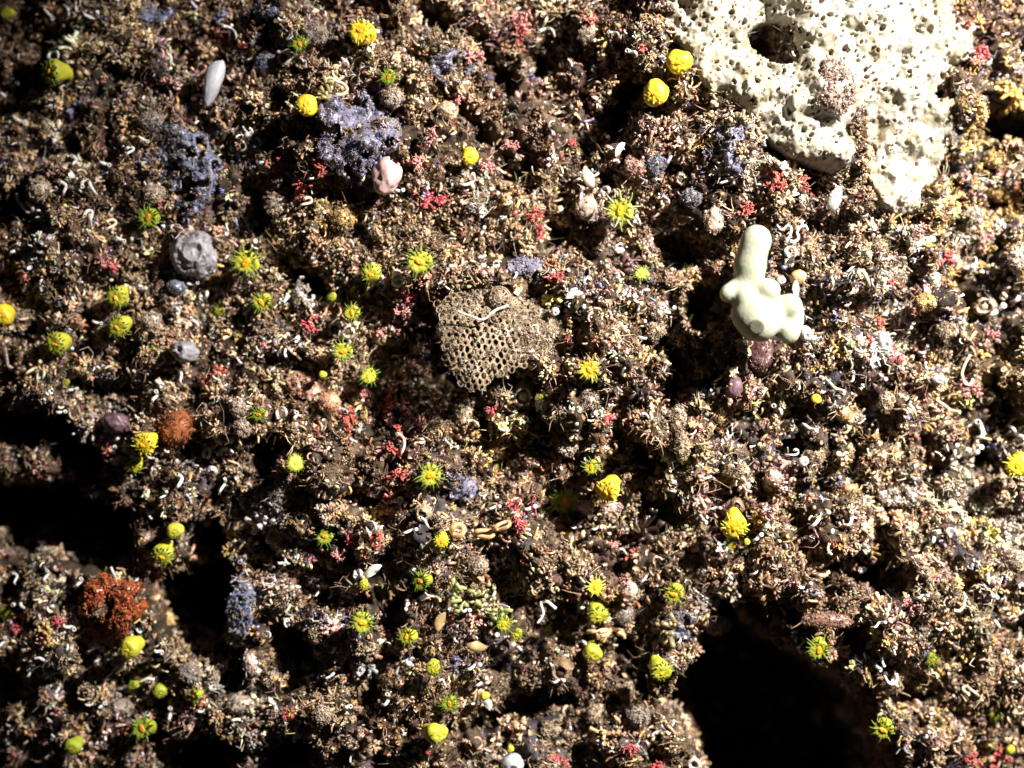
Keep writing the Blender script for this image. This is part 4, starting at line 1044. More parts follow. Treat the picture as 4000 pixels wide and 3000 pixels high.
T = (-0.15, -0.25)
CORALS = [
 # px, py, r, state, hue, tilt, label, lift, landmark
 (28, 52, 30, 'h', 'l', (-.2, -.2), 'small lime cup coral in the top left corner of the rock', 0, None),
 (205, 280, 52, 'h', 'l', (-.75, -.15), 'lime yellow cup coral seen from its side, mouth facing left, beside black gap', .05, 'the sideways lime coral'),
 (578, 850, 62, 'o', 'g', T, 'blurry green star coral above left of the grey closed anemone', 0, 'the blurry green star'),
 (240, 850, 24, 'o', 'g', T, 'tiny dim green star coral in the left turf', -.05, None),
 (960, 1025, 78, 'o', 'l', (-.05, -.25), 'bright lime star coral with orange mouth right of the grey closed anemone', .06, 'the bright star beside the anemone'),
 (1412, 126, 52, 'h', 'y', (-.3, .1), 'large golden yellow cup coral with tentacles frilled on its left, near the top', .06, 'the frilled golden coral'),
 (1170, 172, 44, 'o', 'g', T, 'small green star coral left of the frilled golden coral', 0, None),
 (1435, 222, 40, 'o', 'g', T, 'dull small yellowish star coral below the frilled golden coral', -.02, None),
 (1517, 300, 46, 'o', 'g', T, 'small green coral with curled out tentacles above a white furry knob', 0, None),
 (1198, 412, 42, 'c', 'y', (-.1, -.1), 'round yellow cup coral with puckered top above the broad violet sponge', .05, 'the round puckered yellow coral'),
 (1835, 612, 34, 'c', 'y', (0, -.1), 'yellow closed cup coral alone in a dark hollow right of the pink lump', .03, 'the yellow coral in the hollow'),
 (1992, 655, 34, 'c', 'g', T, 'dim olive closed coral hidden in shadow of the upper centre', -.14, None),
 (1639, 1022, 72, 'o', 'l', (.05, -.2), 'spiky open yellow star coral above left of the net bryozoan', .06, 'the spiky open star'),
 (2654, 241, 48, 'c', 'y', (-.3, -.35), 'bright yellow closed cup coral touching the left edge of the white sponge', .06, 'the upper yellow coral by the sponge'),
 (2562, 363, 48, 'c', 'y', (-.35, -.3), 'bright yellow closed cup coral second from the white sponge', .06, 'the lower yellow coral by the sponge'),
 (2422, 822, 80, 'o', 'p', (-.35, -.1), 'pale star coral with long glassy tentacles above the dark gap', .06, 'the pale glassy star'),
 (2247, 926, 38, 'c', 'g', T, 'dim olive closed coral in the dark hollow below the fleshy knob', -.15, None),
 (458, 1160, 48, 'h', 'l', (-.1, -.35), 'upper lime cup coral of the stacked pair with short fringe pointing down', .04, 'the upper stacked lime coral'),
 (464, 1276, 48, 'h', 'l', (-.25, -.3), 'lower lime cup coral of the stacked pair with orange mouth', .04, 'the lower stacked lime coral'),
 (222, 1342, 48, 'h', 'l', (-.3, -.25), 'yellow green fringed cup coral left of the stacked lime pair', .03, 'the fringed coral at the left'),
 (8, 1230, 42, 'c', 'y', (-.1, -.3), 'yellow cup coral cut by the left edge', .04, None),
 (585, 1378, 46, 'o', 'g', T, 'dim green star coral left of the milky glassy squirt', -.04, 'the dim green star'),
 (262, 1412, 26, 'h', 'g', T, 'very dim bluish green coral below the fringed coral at the left', -.08, None),
 (256, 1495, 22, 'o', 'g', T, 'tiny green sprig coral above a short white tube at the left', 0, None),
 (858, 1212, 34, 'o', 'g', T, 'small soft green star coral right of the white bead ring', -.03, None),
 (1020, 1180, 56, 'o', 'l', T, 'lime star coral below the bright star beside the anemone', .03, 'the lime star below the bright one'),
 (565, 1735, 48, 'h', 'y', (-.25, -.3), 'golden yellow cup coral with orange centre below the rust brown sponge', .05, 'the golden coral of the pair'),
 (525, 1820, 34, 'h', 'l', (-.2, -.4), 'smaller lime cup coral hanging below the golden one', .03, None),
 (1010, 1620, 40, 'o', 'g', T, 'round green star coral right of two pale stacked knobs', 0, 'the green star by pale knobs'),
 (1452, 1070, 44, 'h', 'l', (-.1, -.3), 'lime coral with frilly lower edge left of the spiky open star', .04, 'the frilly lime coral'),
 (1297, 1160, 20, 'h', 'g', T, 'tiny apple green sprig left of the tilted coral over a barnacle', .02, None),
 (1375, 1222, 46, 'o', 'l', (-.2, -.1), 'lime star coral leaning over a white ringed barnacle', .06, 'the lime star over the barnacle'),
 (1340, 1372, 56, 'o', 'l', (0, -.2), 'bright lime star coral below the white ringed barnacle', .06, 'the lime star below the barnacle'),
 (1261, 1463, 15, 'c', 'l', (0, -.1), 'tiny round lime bud coral above the peach ball', .05, None),
 (1441, 1468, 50, 'o', 'l', (0, .1), 'lime star coral with tentacles raised above its round cup', .05, 'the lime star with raised tentacles'),
 (1151, 1811, 40, 'h', 'l', (.4, .2), 'crumpled lemon yellow cup coral edge on at the black hollow', .05, 'the crumpled lemon coral'),
 (1681, 1857, 66, 'o', 'l', (0, -.15), 'lime star coral with orange mouth left of the slate violet mound', .06, 'the star by the violet mound'),
 (1938, 1462, 24, 'c', 'l', (.5, -.3), 'flat lemon coral peeping from under the net bryozoan', -.02, None),
 (2508, 1068, 42, 'o', 'l', (0, .25), 'small lime coral with upturned tentacles in the dark area left of the finger sponge', .03, 'the upturned lime coral'),
 (2302, 1445, 54, 'o', 'y', (-.2, -.2), 'golden star coral right of the net bryozoan above a pale knob', .06, 'the golden star'),
 (2310, 1825, 44, 'o', 'l', T, 'small lime star coral just above a big closed yellow one', .03, 'the small lime star'),
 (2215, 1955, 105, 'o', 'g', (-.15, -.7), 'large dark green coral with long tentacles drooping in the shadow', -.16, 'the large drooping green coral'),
 (2372, 1915, 50, 'h', 'y', (-.45, -.5), 'big yellow coral with jagged fringe on its lower left, right of the drooping green one', .06, 'the big jagged yellow coral'),
 (2108, 1555, 22, 'o', 'g', T, 'tiny grass green tuft coral right of the round barnacle', 0, None),
 (3189, 1558, 19, 'c', 'y', (0, -.1), 'tiny round yellow bud in the right turf below the white oval', .05, 'the tiny yellow bud'),
 (3975, 1815, 52, 'h', 'y', (-.3, -.1), 'furry edged yellow coral cut by the right edge', .08, 'the yellow coral at the right edge'),
 (684, 2073, 32, 'c', 'l', (.1, -.2), 'small lime coral on the upper left rim of the tall cleft', .04, 'the small coral on the cleft rim'),
 (637, 2168, 46, 'h', 'l', (-.05, -.55), 'lime coral hanging into the cleft with fringe pointing down', .06, 'the hanging lime coral'),
 (508, 2532, 42, 'c', 'l', (-.3, -.2), 'smooth lime closed coral below the bright orange sponge', .06, 'the smooth lime coral'),
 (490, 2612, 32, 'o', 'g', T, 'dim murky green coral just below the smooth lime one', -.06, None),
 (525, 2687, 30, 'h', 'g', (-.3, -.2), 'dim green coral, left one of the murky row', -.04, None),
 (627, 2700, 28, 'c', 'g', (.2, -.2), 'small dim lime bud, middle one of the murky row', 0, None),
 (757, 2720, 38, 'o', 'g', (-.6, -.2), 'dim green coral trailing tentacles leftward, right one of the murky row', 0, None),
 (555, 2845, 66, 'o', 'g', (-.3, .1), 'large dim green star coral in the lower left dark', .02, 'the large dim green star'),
 (285, 2915, 32, 'c', 'g', T, 'round dull yellow green coral near the lower left corner', .03, None),
 (25, 2390, 30, 'h', 'g', T, 'dim green coral cut by the left edge beside white curls', 0, None),
 (1268, 2095, 52, 'o', 'g', (-.1, .1), 'dark green star coral left of the white coiled tube', -.03, 'the dark green star'),
 (1725, 2112, 32, 'h', 'y', (0, -.3), 'small bright yellow coral below the tan loops', .05, 'the small yellow coral by tan loops'),
 (1175, 2265, 30, 'o', 'g', T, 'very dim green star coral in shadow above the tan block', -.08, None),
 (1422, 2287, 22, 'h', 'l', (0, -.4), 'little lemon cup coral under a broken white shell', .03, None),
 (1642, 2270, 52, 'o', 'g', (-.55, 0), 'green coral spreading tentacles to the left beside a dark pocket', .03, 'the left spreading green coral'),
 (1415, 2432, 64, 'o', 'l', (0, -.1), 'large soft lime star coral with orange mouth in the lower middle', .06, 'the large soft lime star'),
 (1588, 2487, 50, 'o', 'l', (-.5, .05), 'green yellow coral half hidden, tentacles to the left, by a black hollow', .03, 'the half hidden coral'),
 (1968, 2437, 46, 'o', 'l', (0, -.15), 'lime star coral right of a brown scallop shell', .04, 'the lime star by the scallop'),
 (1692, 2613, 32, 'h', 'l', (0, -.35), 'small lime coral with fringe below, under the scallop', .04, None),
 (1755, 2750, 48, 'o', 'g', (-.2, -.1), 'dim green star coral above the lemon coral lying on its side', 0, None),
 (1705, 2865, 42, 'c', 'l', (.55, 0), 'lemon block shaped coral lying on its side near the bottom', .06, 'the lemon coral on its side'),
 (1895, 2718, 18, 'c', 'l', (.2, 0), 'tiny lime bud beside a white shell edge', .06, None),
 (1994, 2925, 15, 'c', 'l', (0, 0), 'lime dot bud on top of the milky white ball', .06, None),
 (2870, 2055, 54, 'h', 'y', (-.05, -.5), 'biggest bright yellow coral with frilled lower rim, left of the cavity ledge', .08, 'the biggest frilled yellow coral'),
 (2868, 2135, 38, 'o', 'g', (-.1, -.2), 'dim green star coral right below the biggest frilled yellow one', -.05, None),
 (2918, 2117, 13, 'c', 'l', (0, 0), 'tiny yellow bead bud at the lower right of the biggest yellow coral', .04, None),
 (2326, 2293, 46, 'o', 'y', (0, 0), 'yellow star coral with neat short tentacles above a tilted cup', .06, 'the neat yellow star'),
 (2335, 2400, 44, 'h', 'l', (.25, -.5), 'lime cup coral tilted down to the right below the neat yellow star', .05, 'the tilted lime cup'),
 (2632, 2322, 56, 'o', 'l', (-.3, -.3), 'lime star coral with left sweeping tentacles above the dark lump', .06, 'the left sweeping star'),
 (2018, 2480, 34, 'o', 'l', (-.2, -.2), 'small lime coral touching the lower right of the scallop side star', .03, None),
 (2143, 2455, 22, 'o', 'g', T, 'tiny green star below the zigzag white worm tube', .02, None),
 (2314, 2550, 36, 'c', 'l', (0, -.35), 'lime button coral with scalloped lower edge under a hooked white tube', .05, 'the lime button coral'),
 (2582, 2618, 46, 'h', 'l', (.3, -.5), 'tall lemon cup coral leaning down to the right above the dark', .06, 'the tall leaning lemon coral'),
 (2060, 2602, 46, 'o', 'g', (0, -.5), 'very dark green coral with hanging tentacles in a lower centre hollow', -.12, None),
 (2592, 2025, 60, 'o', 'g', (0, -.5), 'dark green star sunk in the shadow left of the biggest yellow coral', -.14, None),
 (2875, 2500, 42, 'c', 'g', (0, -.2), 'brownish closed coral barely visible in the big black cavity', -.3, None),
 (3198, 2540, 62, 'o', 'l', (-.1, -.4), 'lime coral with drooping tentacles on the right rim of the big cavity', .06, 'the drooping coral on the cavity rim'),
 (3450, 2852, 60, 'o', 'l', (-.3, -.3), 'lower lime coral reaching into the big cavity from its right side', .08, 'the lower coral of the cavity rim'),
 (3643, 2580, 36, 'o', 'g', (-.1, -.4), 'small faint green coral in the tan turf right of the cavity', 0, 'the faint green coral'),
 (3890, 2790, 28, 'h', 'g', T, 'faint olive coral in the lower right corner turf', -.03, None),
 (3948, 2930, 17, 'c', 'l', T, 'tiny lime dot coral near the bottom right corner', .03, None),
]
for a in CORALS: coral(*a)

# pale green soft zooid cluster
def zooids():
    root_p = at_depth(1840, 2310, -(hloc(1840, 2310, 0.06) + 0.05))
    r2 = np.random.default_rng(3); s = Soup()
    for i in range(44):
        px, py = 1765 + 175 * r2.random(), 2285 + 110 * r2.random()
        if i < 12: px, py = 1915 + 60 * r2.random(), 2370 + 50 * r2.random()
        p = at_depth(px, py, root_p[1] + r2.uniform(-0.03, 0.02)) - root_p
        d = np.array([r2.normal(0, .8), -0.6, r2.normal(0, .8)]); L = r2.uniform(0.012, 0.03)
        b = r2.normal(0, 0.4, 3)
        s.add(*tube([p, p + d * L * .5 + b * L * .3, p + d * L + b * L * .2], [0.0065, 0.008, 0.0075], 7))
    o = obj('green_zooids', s.mesh('green_zooids'), M['tent_pale'], None, root_p)
    tag(o, 'pale green soft cluster of stubby fingers in the lower centre', 'hydroid')
    LANDMARKS.append(('the pale green soft cluster', 1840, 2310))
zooids()

# ------------------------------------------------------------------ barnacles and shells
def barnacle(px, py, r, label, mat, land=None, tilt=(-.2, -.2), lift=0.035, inner='dark'):
    R = r / 1080.0; ax = np.array([tilt[0], -1, tilt[1]]); u, v, n = frame(ax); B = np.array([u, v, n])
    root = empty('barnacle', at_depth(px, py, -(hloc(px, py, R) + lift)))
    V, F = lathe(np.array([(1.15, -1.0), (1.08, -.6), (1.0, -.3), (.95, 0), (.90, .2), (.84, .34), (.76, .42), (.67, .40), (.60, .3), (.54, .1), (.50, -.1), (.48, -.3)]) * R, 48)
    a = np.arctan2(V[:, 1], V[:, 0])
    V[:, :2] *= (1 + 0.025 * np.cos(6 * a + px) + 0.03 * np.cos(13 * a) + 0.08 * np.cos(2 * a + px) + 0.05 * np.cos(3 * a + py))[:, None]
    V[:, 2] += 0.10 * R * np.sin(3 * a + py) * (V[:, 2] > 0)
    V *= (1 + 0.14 * fbm(V / R * 3 + px, 3, 3))[:, None]
    s = Soup(); V = V @ B; tone = {'shell': (.62, .58, .53), 'cream_shell': (.5, .41, .3), 'silt': (.3, .21, .13)}[mat.name]
    mix = np.clip(.5 + fbm(V / R * 2.5 + px, 3, 5), 0, 1)[:, None]; s.add(V, F, np.array(tone) * (.55 + .55 * mix) * (1 - (1 - mix) * np.array((.1, .25, .4))))
    mm = (V @ ax < .35 * R * np.linalg.norm(ax)); coat(s, V[mm], np.tile(ax, (mm.sum(), 1)), 40, int(px), ((.3, .2, .11), (.42, .3, .18), (.5, .42, .33)), (.005, .011))
    obj('shell', s.mesh('shell', True, True), M['turf'], root)
    V, F = ico(3); V = V * np.array([.50, .42, .3]) * R * (1 + 0.15 * vnoise(V * 3, 5))[:, None]
    obj('aperture_plates', mesh_from('aperture_plates', V @ B, [F]), M[inner], root)
    tag(root, label, 'barnacle', 'barnacles')
    if land: LANDMARKS.append((land, px, py))
barnacle(2046, 1548, 48, 'round white rimmed barnacle below the net bryozoan', M['cream_shell'], 'the round barnacle', inner='pale')
barnacle(1310, 1285, 34, 'white ringed barnacle under the leaning lime star', M['shell'], 'the white ringed barnacle')
barnacle(1360, 1296, 32, 'chalk white plated barnacle against the ringed one', M['shell'], None, (.3, -.2))
barnacle(3845, 1195, 42, 'golden brown cone barnacle near the right edge', M['cream_shell'], 'the golden cone barnacle', inner='silt')
barnacle(2190, 2625, 44, 'silted barnacle ringed with white below the hooked tube', M['silt'], 'the silted barnacle')
barnacle(1110, 225, 30, 'white rimmed barnacle below the small green star near the top', M['shell'], 'the top barnacle')
barnacle(1650, 2010, 30, 'cream barnacle above the tan loops', M['cream_shell'], None)
barnacle(2660, 700, 24, 'small cream ring barnacle in the dark turf left of the red strip', M['cream_shell'], None)
barnacle(3525, 2470, 26, 'cream ringed barnacle right of the dull red crust lump', M['cream_shell'], None)
barnacle(3270, 2480, 16, 'little dark mouthed ring on the rim above the drooping coral', M['silt'], None)
barnacle(2880, 1980, 30, 'brown barnacle perched above the biggest frilled yellow coral', M['silt'], None)

def valve(px, py, r, label, mat, rot, tilt=(0, -.3), flat=.35, land=None):
    """an open bivalve shell: a ribbed cupped fan"""
    R = r / 1000.0; V = []; nr_, na = 10, 28
    for i in range(nr_):
        q = (i + 0.3) / nr_
        for j in range(na):
            a = (j / (na - 1) - .5) * 2.5
            rib = 1 + 0.03 * math.cos(j * 2.3)
            V.append((q * math.sin(a) * 1.1 * rib, q * math.cos(a) * rib - .4, flat * math.sin(q * 2.6) * math.cos(a * .6) * rib))
    V = np.array(V); k = len(V)
    V = np.concatenate([V, V - (0, 0, .10)])
    i = np.arange(nr_ - 1)[:, None] * na; j = np.arange(na - 1)[None]
    Qf = np.stack([i + j, i + j + na, i + j + na + 1, i + j + 1], -1).reshape(-1, 4)
    rim = np.arange(na - 1) + (nr_ - 1) * na
    lo = np.arange(na - 1)
    E = np.concatenate([np.stack([rim, rim + k, rim + 1 + k, rim + 1], -1), np.stack([lo + 1, lo + 1 + k, lo + k, lo], -1)])
    c, s_ = math.cos(rot), math.sin(rot); V[:, :2] = V[:, :2] @ np.array([[c, s_], [-s_, c]])
    u, v, n = frame((tilt[0], -1, tilt[1]))
    o = obj('bivalve_shell', mesh_from('bivalve_shell', V * R @ np.array([u, v, n]), [Qf, Qf[:, ::-1] + k, E]), mat, None, at_depth(px, py, -(hloc(px, py, R) + .06)))
    tag(o, label, 'shell', 'loose shells')
    if land: LANDMARKS.append((land, px, py))
valve(1862, 2520, 46, 'brown ribbed scallop shell in the lower centre', M['tan_shell'], 3.0, land='the brown scallop')
valve(1722, 2428, 46, 'tan oval shell left of the dark pocket above the scallop', M['tan_shell'], 1.2, flat=.2, land='the tan oval shell')
valve(1458, 2228, 42, 'broken white shell above the little lemon cup', M['shell'], .7, land='the broken white shell')
valve(3265, 775, 62, 'white and pink chipped shell lying on the red strip', M['shell'], 1.4, (0, -.8), .2, land='the chipped shell')
valve(2300, 690, 50, 'cream lumpy shell crusted with white tubes', M['cream_shell'], 2.0, land='the cream crusted shell')
valve(2240, 1150, 36, 'pinkish white shell right above the net bryozoan', M['shell'], .3, land='the pinkish white shell')
valve(1900, 2745, 36, 'jagged white shell edge at the black hollow near bottom', M['shell'], -1.0, (.3, -.3), land='the jagged shell edge')
valve(1600, 2590, 24, 'little white triangular shell left of the small fringed lime coral', M['shell'], 2.6)
valve(600, 1650, 2.0, 'x', M['shell'], 0) if False else None
valve(3110, 1125, 36, 'bright white shell splinter right of the finger sponge', M['shell'], 1.9, (.5, -.4), .15)
valve(2420, 582, 36, 'bluish white elongated shell in the dark upper centre', M['shell'], .9, (.9, -.2), .15, land='the bluish white shell')

def loop(px, py, rx, ry, w, label, mat, ang=0, lift=.07):
    a = np.linspace(0, 2 * math.pi, 28)
    P = np.stack([rx * np.cos(a) / 1000, 0.01 * np.sin(2 * a), ry * np.sin(a) / 1000], -1)
    c, s_ = math.cos(ang), math.sin(ang); P[:, [0, 2]] = P[:, [0, 2]] @ np.array([[c, s_], [-s_, c]])
    V, F = tube(P, w / 1000 * (1 + .15 * np.sin(a * 3)), 10)
    o = obj('egg_ribbon', mesh_from('egg_ribbon', V, F), mat, None, at_depth(px, py, -(hloc(px, py, .03) + lift)))
    tag(o, label, 'egg ribbon', 'tan looped ribbons'); return o
loop(1892, 2085, 34, 13, 9, 'orange tan flattened loop, middle one of the three', M['tan_shell'], -.1)
loop(1962, 2055, 30, 11, 8, 'yellow tan slim loop, right one of the three', M['tan_shell'], .35)
loop(1788, 2072, 22, 22, 11, 'tan rounded loop with a swollen top, left one of the three', M['tan_shell'], 0)
LANDMARKS.append(('the tan loops', 1880, 2070))

# ------------------------------------------------------------------ red algae tufts
def algae(px, py, r, mat, what):
    r2 = np.random.default_rng(int(px + py * 5)); s = Soup(); R = r / 1000.0
    def grow(p, d, L, w, dep):
        q = p + d * L * .5 + r2.normal(0, .12, 3) * L; e = p + d * L + r2.normal(0, .15, 3) * L
        s.add(*tube([p, q, e], [w, w * .95, w * .8], 5))
        if dep:
            for _ in range(2 if r2.random() < .75 else 3):
                dd = d + r2.normal(0, .62, 3); dd /= np.linalg.norm(dd)
                grow(e, dd, L * r2.uniform(.6, .85), w * .82, dep - 1)
        else:
            V, F = ico(1); s.add(V * w * 1.15 + e, [F])
    for i in range(7):
        d = np.array([r2.normal(0, .75), -.7, r2.normal(0, .75)]); d /= np.linalg.norm(d)
        grow(r2.normal(0, .12, 3) * R, d, R * .42, R * .10, 2)
    o = obj('red_algae', s.mesh('red_algae'), mat, None, at_depth(px, py, -(hloc(px, py, R) + .02)))
    o['category'] = 'red algae'; o['group'] = 'branching red algae tufts'
    return (o, what, px, py)
RED = []
for px, py, r, mk in (
    (1115, 640, 40, 'red'), (1180, 720, 46, 'red'), (1260, 655, 36, 'red'), (1170, 755, 30, 'red'), (1690, 540, 46, 'rosy'), (1640, 640, 46, 'rosy'), (1665, 785, 46, 'crimson'), (1742, 782, 34, 'crimson'),
    (1625, 748, 30, 'crimson'), (1862, 222, 50, 'rosy'), (1795, 390, 40, 'rosy'), (2045, 90, 56, 'rosy'), (2030, 140, 40, 'red'), (1900, 650, 38, 'rosy'), (1995, 570, 36, 'rosy'),
    (2085, 830, 46, 'red'), (2105, 905, 36, 'crimson'), (2905, 815, 46, 'red'), (3020, 720, 50, 'red'), (3130, 720, 40, 'red'), (2560, 540, 2, ''), (2230, 560, 30, 'red'),
    (405, 1022, 42, 'rosy'), (440, 1048, 40, 'crimson'), (620, 795, 34, 'crimson'), (1215, 1275, 44, 'crimson'), (1600, 1150, 34, 'crimson'), (1570, 1220, 40, 'rosy'), (1480, 1290, 34, 'rosy'), (1030, 1350, 32, 'rosy'),
    (1425, 1530, 36, 'rosy'), (1530, 1540, 40, 'red'), (1512, 1580, 40, 'red'), (1530, 1640, 36, 'rosy'), (1575, 1580, 36, 'rosy'), (1560, 1700, 44, 'red'), (1535, 1760, 40, 'red'), (1560, 1850, 38, 'red'),
    (1365, 1620, 42, 'red'), (1345, 1665, 38, 'red'), (1640, 1655, 32, 'rosy'), (1920, 1600, 30, 'crimson'), (2010, 1975, 46, 'crimson'), (2030, 2040, 40, 'crimson'), (1375, 2090, 36, 'crimson'), (1480, 2105, 44, 'red'),
    (1320, 2170, 36, 'rosy'), (2395, 2130, 26, 'rosy'), (2470, 2165, 34, 'red'), (2445, 2290, 40, 'rosy'), (2190, 2970, 38, 'crimson'), (2580, 2990, 36, 'crimson'), (2460, 2920, 32, 'crimson'),
    (3490, 1395, 44, 'crimson'), (3460, 1090, 42, 'crimson'), (3350, 1200, 34, 'rosy'), (3440, 1265, 34, 'red'), (3580, 920, 44, 'rosy'), (3838, 955, 46, 'rosy'), (3820, 210, 44, 'crimson'), (3810, 245, 36, 'rosy'),
    (3555, 2365, 38, 'rosy'), (3800, 1530, 46, 'rosy'), (3870, 1320, 40, 'rosy'), (3770, 1490, 40, 'rosy'), (230, 2430, 34, 'crimson'), (70, 2455, 28, 'crimson'), (170, 2510, 40, 'rosy'), (860, 1450, 44, 'red'), (810, 1490, 34, 'red'),
    (1130, 2790, 34, 'red'), (560, 2960, 2, ''), (2490, 900, 2, ''), (2170, 1080, 40, 'crimson'), (1940, 1890, 2, ''), (3900, 2960, 60, 'red'), (3800, 2970, 44, 'red'), (1090, 2560, 30, 'red'), (3700, 1010, 40, 'crimson')):
    if not mk: continue
    RED.append(algae(px, py, r, M[mk], {'red': 'branched brick red algae tuft', 'crimson': 'branched crimson algae tuft', 'rosy': 'branched rosy algae tuft'}[mk]))

# ------------------------------------------------------------------ worm tubes big enough to pick out
def worm(px, py, kind, L, w, ang, mat, lift=.045, pts=None):
    r2 = np.random.default_rng(int(px * 3 + py * 11)); t = np.linspace(0, 1, 22); L /= 1000.0; w /= 1250.0
    y = -(hloc(px, py, .03) + lift)
    if pts is not None:
        P = np.array([at_depth(a, b, y) for a, b in pts]); tt = np.linspace(0, 1, len(P)); k = np.linspace(0, 1, 30)
        P = np.stack([np.interp(k, tt, P[:, i]) for i in range(3)], -1)
        for _ in range(4): P[1:-1] = (P[:-2] + 2 * P[1:-1] + P[2:]) / 4
        t = k; loc = at_depth(px, py, y); P = P - loc
    else:
        turn = {'straight': .35, 'arched': 2.3, 'hooked': 0, 'ring': 5.6, 'coiled': 9.5, 'S-shaped': 0}[kind]
        th = turn * t
        if kind == 'hooked': th = 3.4 * sstep(.45, 1, t)
        if kind == 'S-shaped': th = 2.6 * np.sin(t * 2 * math.pi)
        th = th + .25 * vnoise(np.stack([t * 3, 0 * t, 0 * t + px], -1), 3)
        step = L / len(t); shrink = 1 - .5 * t * (kind == 'coiled')
        P = np.stack([np.cumsum(np.cos(th) * step * shrink), -.25 * L * t * (kind in ('coiled', 'hooked')) - .02 * np.sin(t * 7), np.cumsum(np.sin(th) * step * shrink)], -1)
        P -= P.mean(0); c, s_ = math.cos(ang), math.sin(ang)
        P[:, [0, 2]] = P[:, [0, 2]] @ np.array([[c, s_], [-s_, c]])
        loc = at_depth(px, py, y)
    V, F = tube(P, w * (.7 + .35 * t) * (1 + .06 * np.sin(t * 60)), 9, hollow=True)
    o = obj('worm_tube', mesh_from('worm_tube', V, F), mat, None, loc)
    o['category'] = 'worm tube'; o['group'] = 'curled chalky worm tubes'
    return o
WORMS = []
def W(px, py, kind, L, w, ang=0.0, mk='shell', lift=.045, pts=None):
    o = worm(px, py, kind, L, w, ang, M[mk], lift, pts)
    WORMS.append((o, f"{ {'shell': 'white', 'cream_shell': 'cream', 'tan_shell': 'tan'}[mk] } {kind} worm tube", px, py))
o = worm(1850, 1230, 'zigzag', 0, 6.5, 0, M['shell'], NET + .25 - hloc(1850, 1230, .03), [(1788, 1216), (1815, 1228), (1845, 1234), (1862, 1246), (1885, 1250), (1904, 1241), (1914, 1224), (1945, 1206), (1968, 1200), (1985, 1193)])
o['label'] = 'white wavy worm tube lying across the net bryozoan'
for px, py, pts, w, lab in (
    (2125, 2385, [(2098, 2435), (2112, 2420), (2126, 2398), (2118, 2375), (2108, 2352), (2125, 2350), (2140, 2348), (2155, 2365), (2172, 2378)], 8, 'thick white zigzag worm tube above the tiny green star'),
    (2278, 2510, [(2292, 2530), (2286, 2510), (2268, 2503), (2252, 2506)], 8, 'hooked white worm tube over the lime button coral'),
    (1290, 320, [(1262, 365), (1255, 335), (1268, 308), (1295, 302), (1312, 318), (1335, 322), (1362, 345), (1345, 372), (1310, 370)], 9, 'large creamy open loop worm tube above the round puckered coral'),
    (1315, 285, [(1298, 275), (1302, 295), (1322, 312), (1342, 298)], 8, 'white U shaped worm tube right above the creamy loop'),
    (3095, 890, [(3035, 878), (3050, 900), (3062, 895), (3075, 878), (3092, 888), (3088, 920), (3070, 942)], 7, 'left white squiggle worm tube of the pair right above the finger sponge'),
    (3128, 905, [(3155, 900), (3148, 880), (3128, 882), (3110, 905), (3122, 930), (3105, 945), (3085, 942)], 8, 'right white squiggle worm tube of the pair right above the finger sponge'),
    (3785, 1450, [(3790, 1385), (3770, 1420), (3755, 1460), (3768, 1500), (3790, 1505), (3802, 1480)], 9, 'long cream J shaped worm tube at the right near rosy algae'),
    (3765, 2350, [(3762, 2312), (3770, 2335), (3764, 2370), (3748, 2388), (3725, 2385)], 9, 'cream hook shaped worm tube right of the hook cavity'),
    (2600, 1450, [(2592, 1414), (2605, 1418), (2622, 1422)], 4, 'thin cream spike worm tube poking into the small black gap'),
    (1362, 1245, [(1300, 1270), (1315, 1252), (1345, 1250), (1362, 1262)], 7, 'white arched worm tube over the ringed barnacle'),
    (180, 2055, [(168, 2110), (180, 2095), (188, 2078)], 15, 'thick bluish white worm tube end floating in the left black cleft'),
    (206, 2030, [(198, 2062), (205, 2042), (212, 2024)], 9, 'thin bluish white worm tube end above the thick one in the cleft'),
    (150, 2580, [(135, 2572), (155, 2570), (175, 2582), (192, 2602)], 9, 'bright white bent worm tube in the lower left turf'),
    (370, 2530, [(345, 2545), (362, 2535), (395, 2525)], 6, 'white slanting worm tube left of the smooth lime coral'),
    (435, 2630, [(418, 2645), (440, 2625), (458, 2602)], 5, 'white slim slanting worm tube below the smooth lime coral'),
    (575, 2655, [(550, 2662), (575, 2650), (603, 2655)], 8, 'white flat arch worm tube above the murky coral row'),
    (3640, 520, [(3600, 555), (3620, 535), (3650, 525), (3672, 532)], 7, 'golden white arch worm tube at the right of the white sponge'),
    (2100, 1350, [(2078, 1275), (2090, 1272), (2102, 1280), (2098, 1296), (2108, 1306)], 4, 'small white S worm tube on the right half of the net bryozoan'),
    (2870, 1700, [(2836, 1690), (2846, 1702), (2860, 1700), (2862, 1690)], 4, 'small white curl above the round silted knob'),
    (3470, 2655, [(3428, 2535), (3440, 2560), (3448, 2590), (3455, 2605)], 7, 'white bent worm tube right of the drooping coral'),
    (3485, 2655, [(3455, 2640), (3470, 2668), (3490, 2675), (3505, 2655), (3500, 2632)], 9, 'white cup shaped worm tube below the bent one at the right')):
    o = worm(px, py, 'x', 0, w, 0, M['cream_shell' if 'cream' in lab else 'shell'], .07, pts); o['label'] = lab
    if px == 2100: o.location.y = -(NET + .19)
    if py in (2055, 2030): o.location.y = -.02
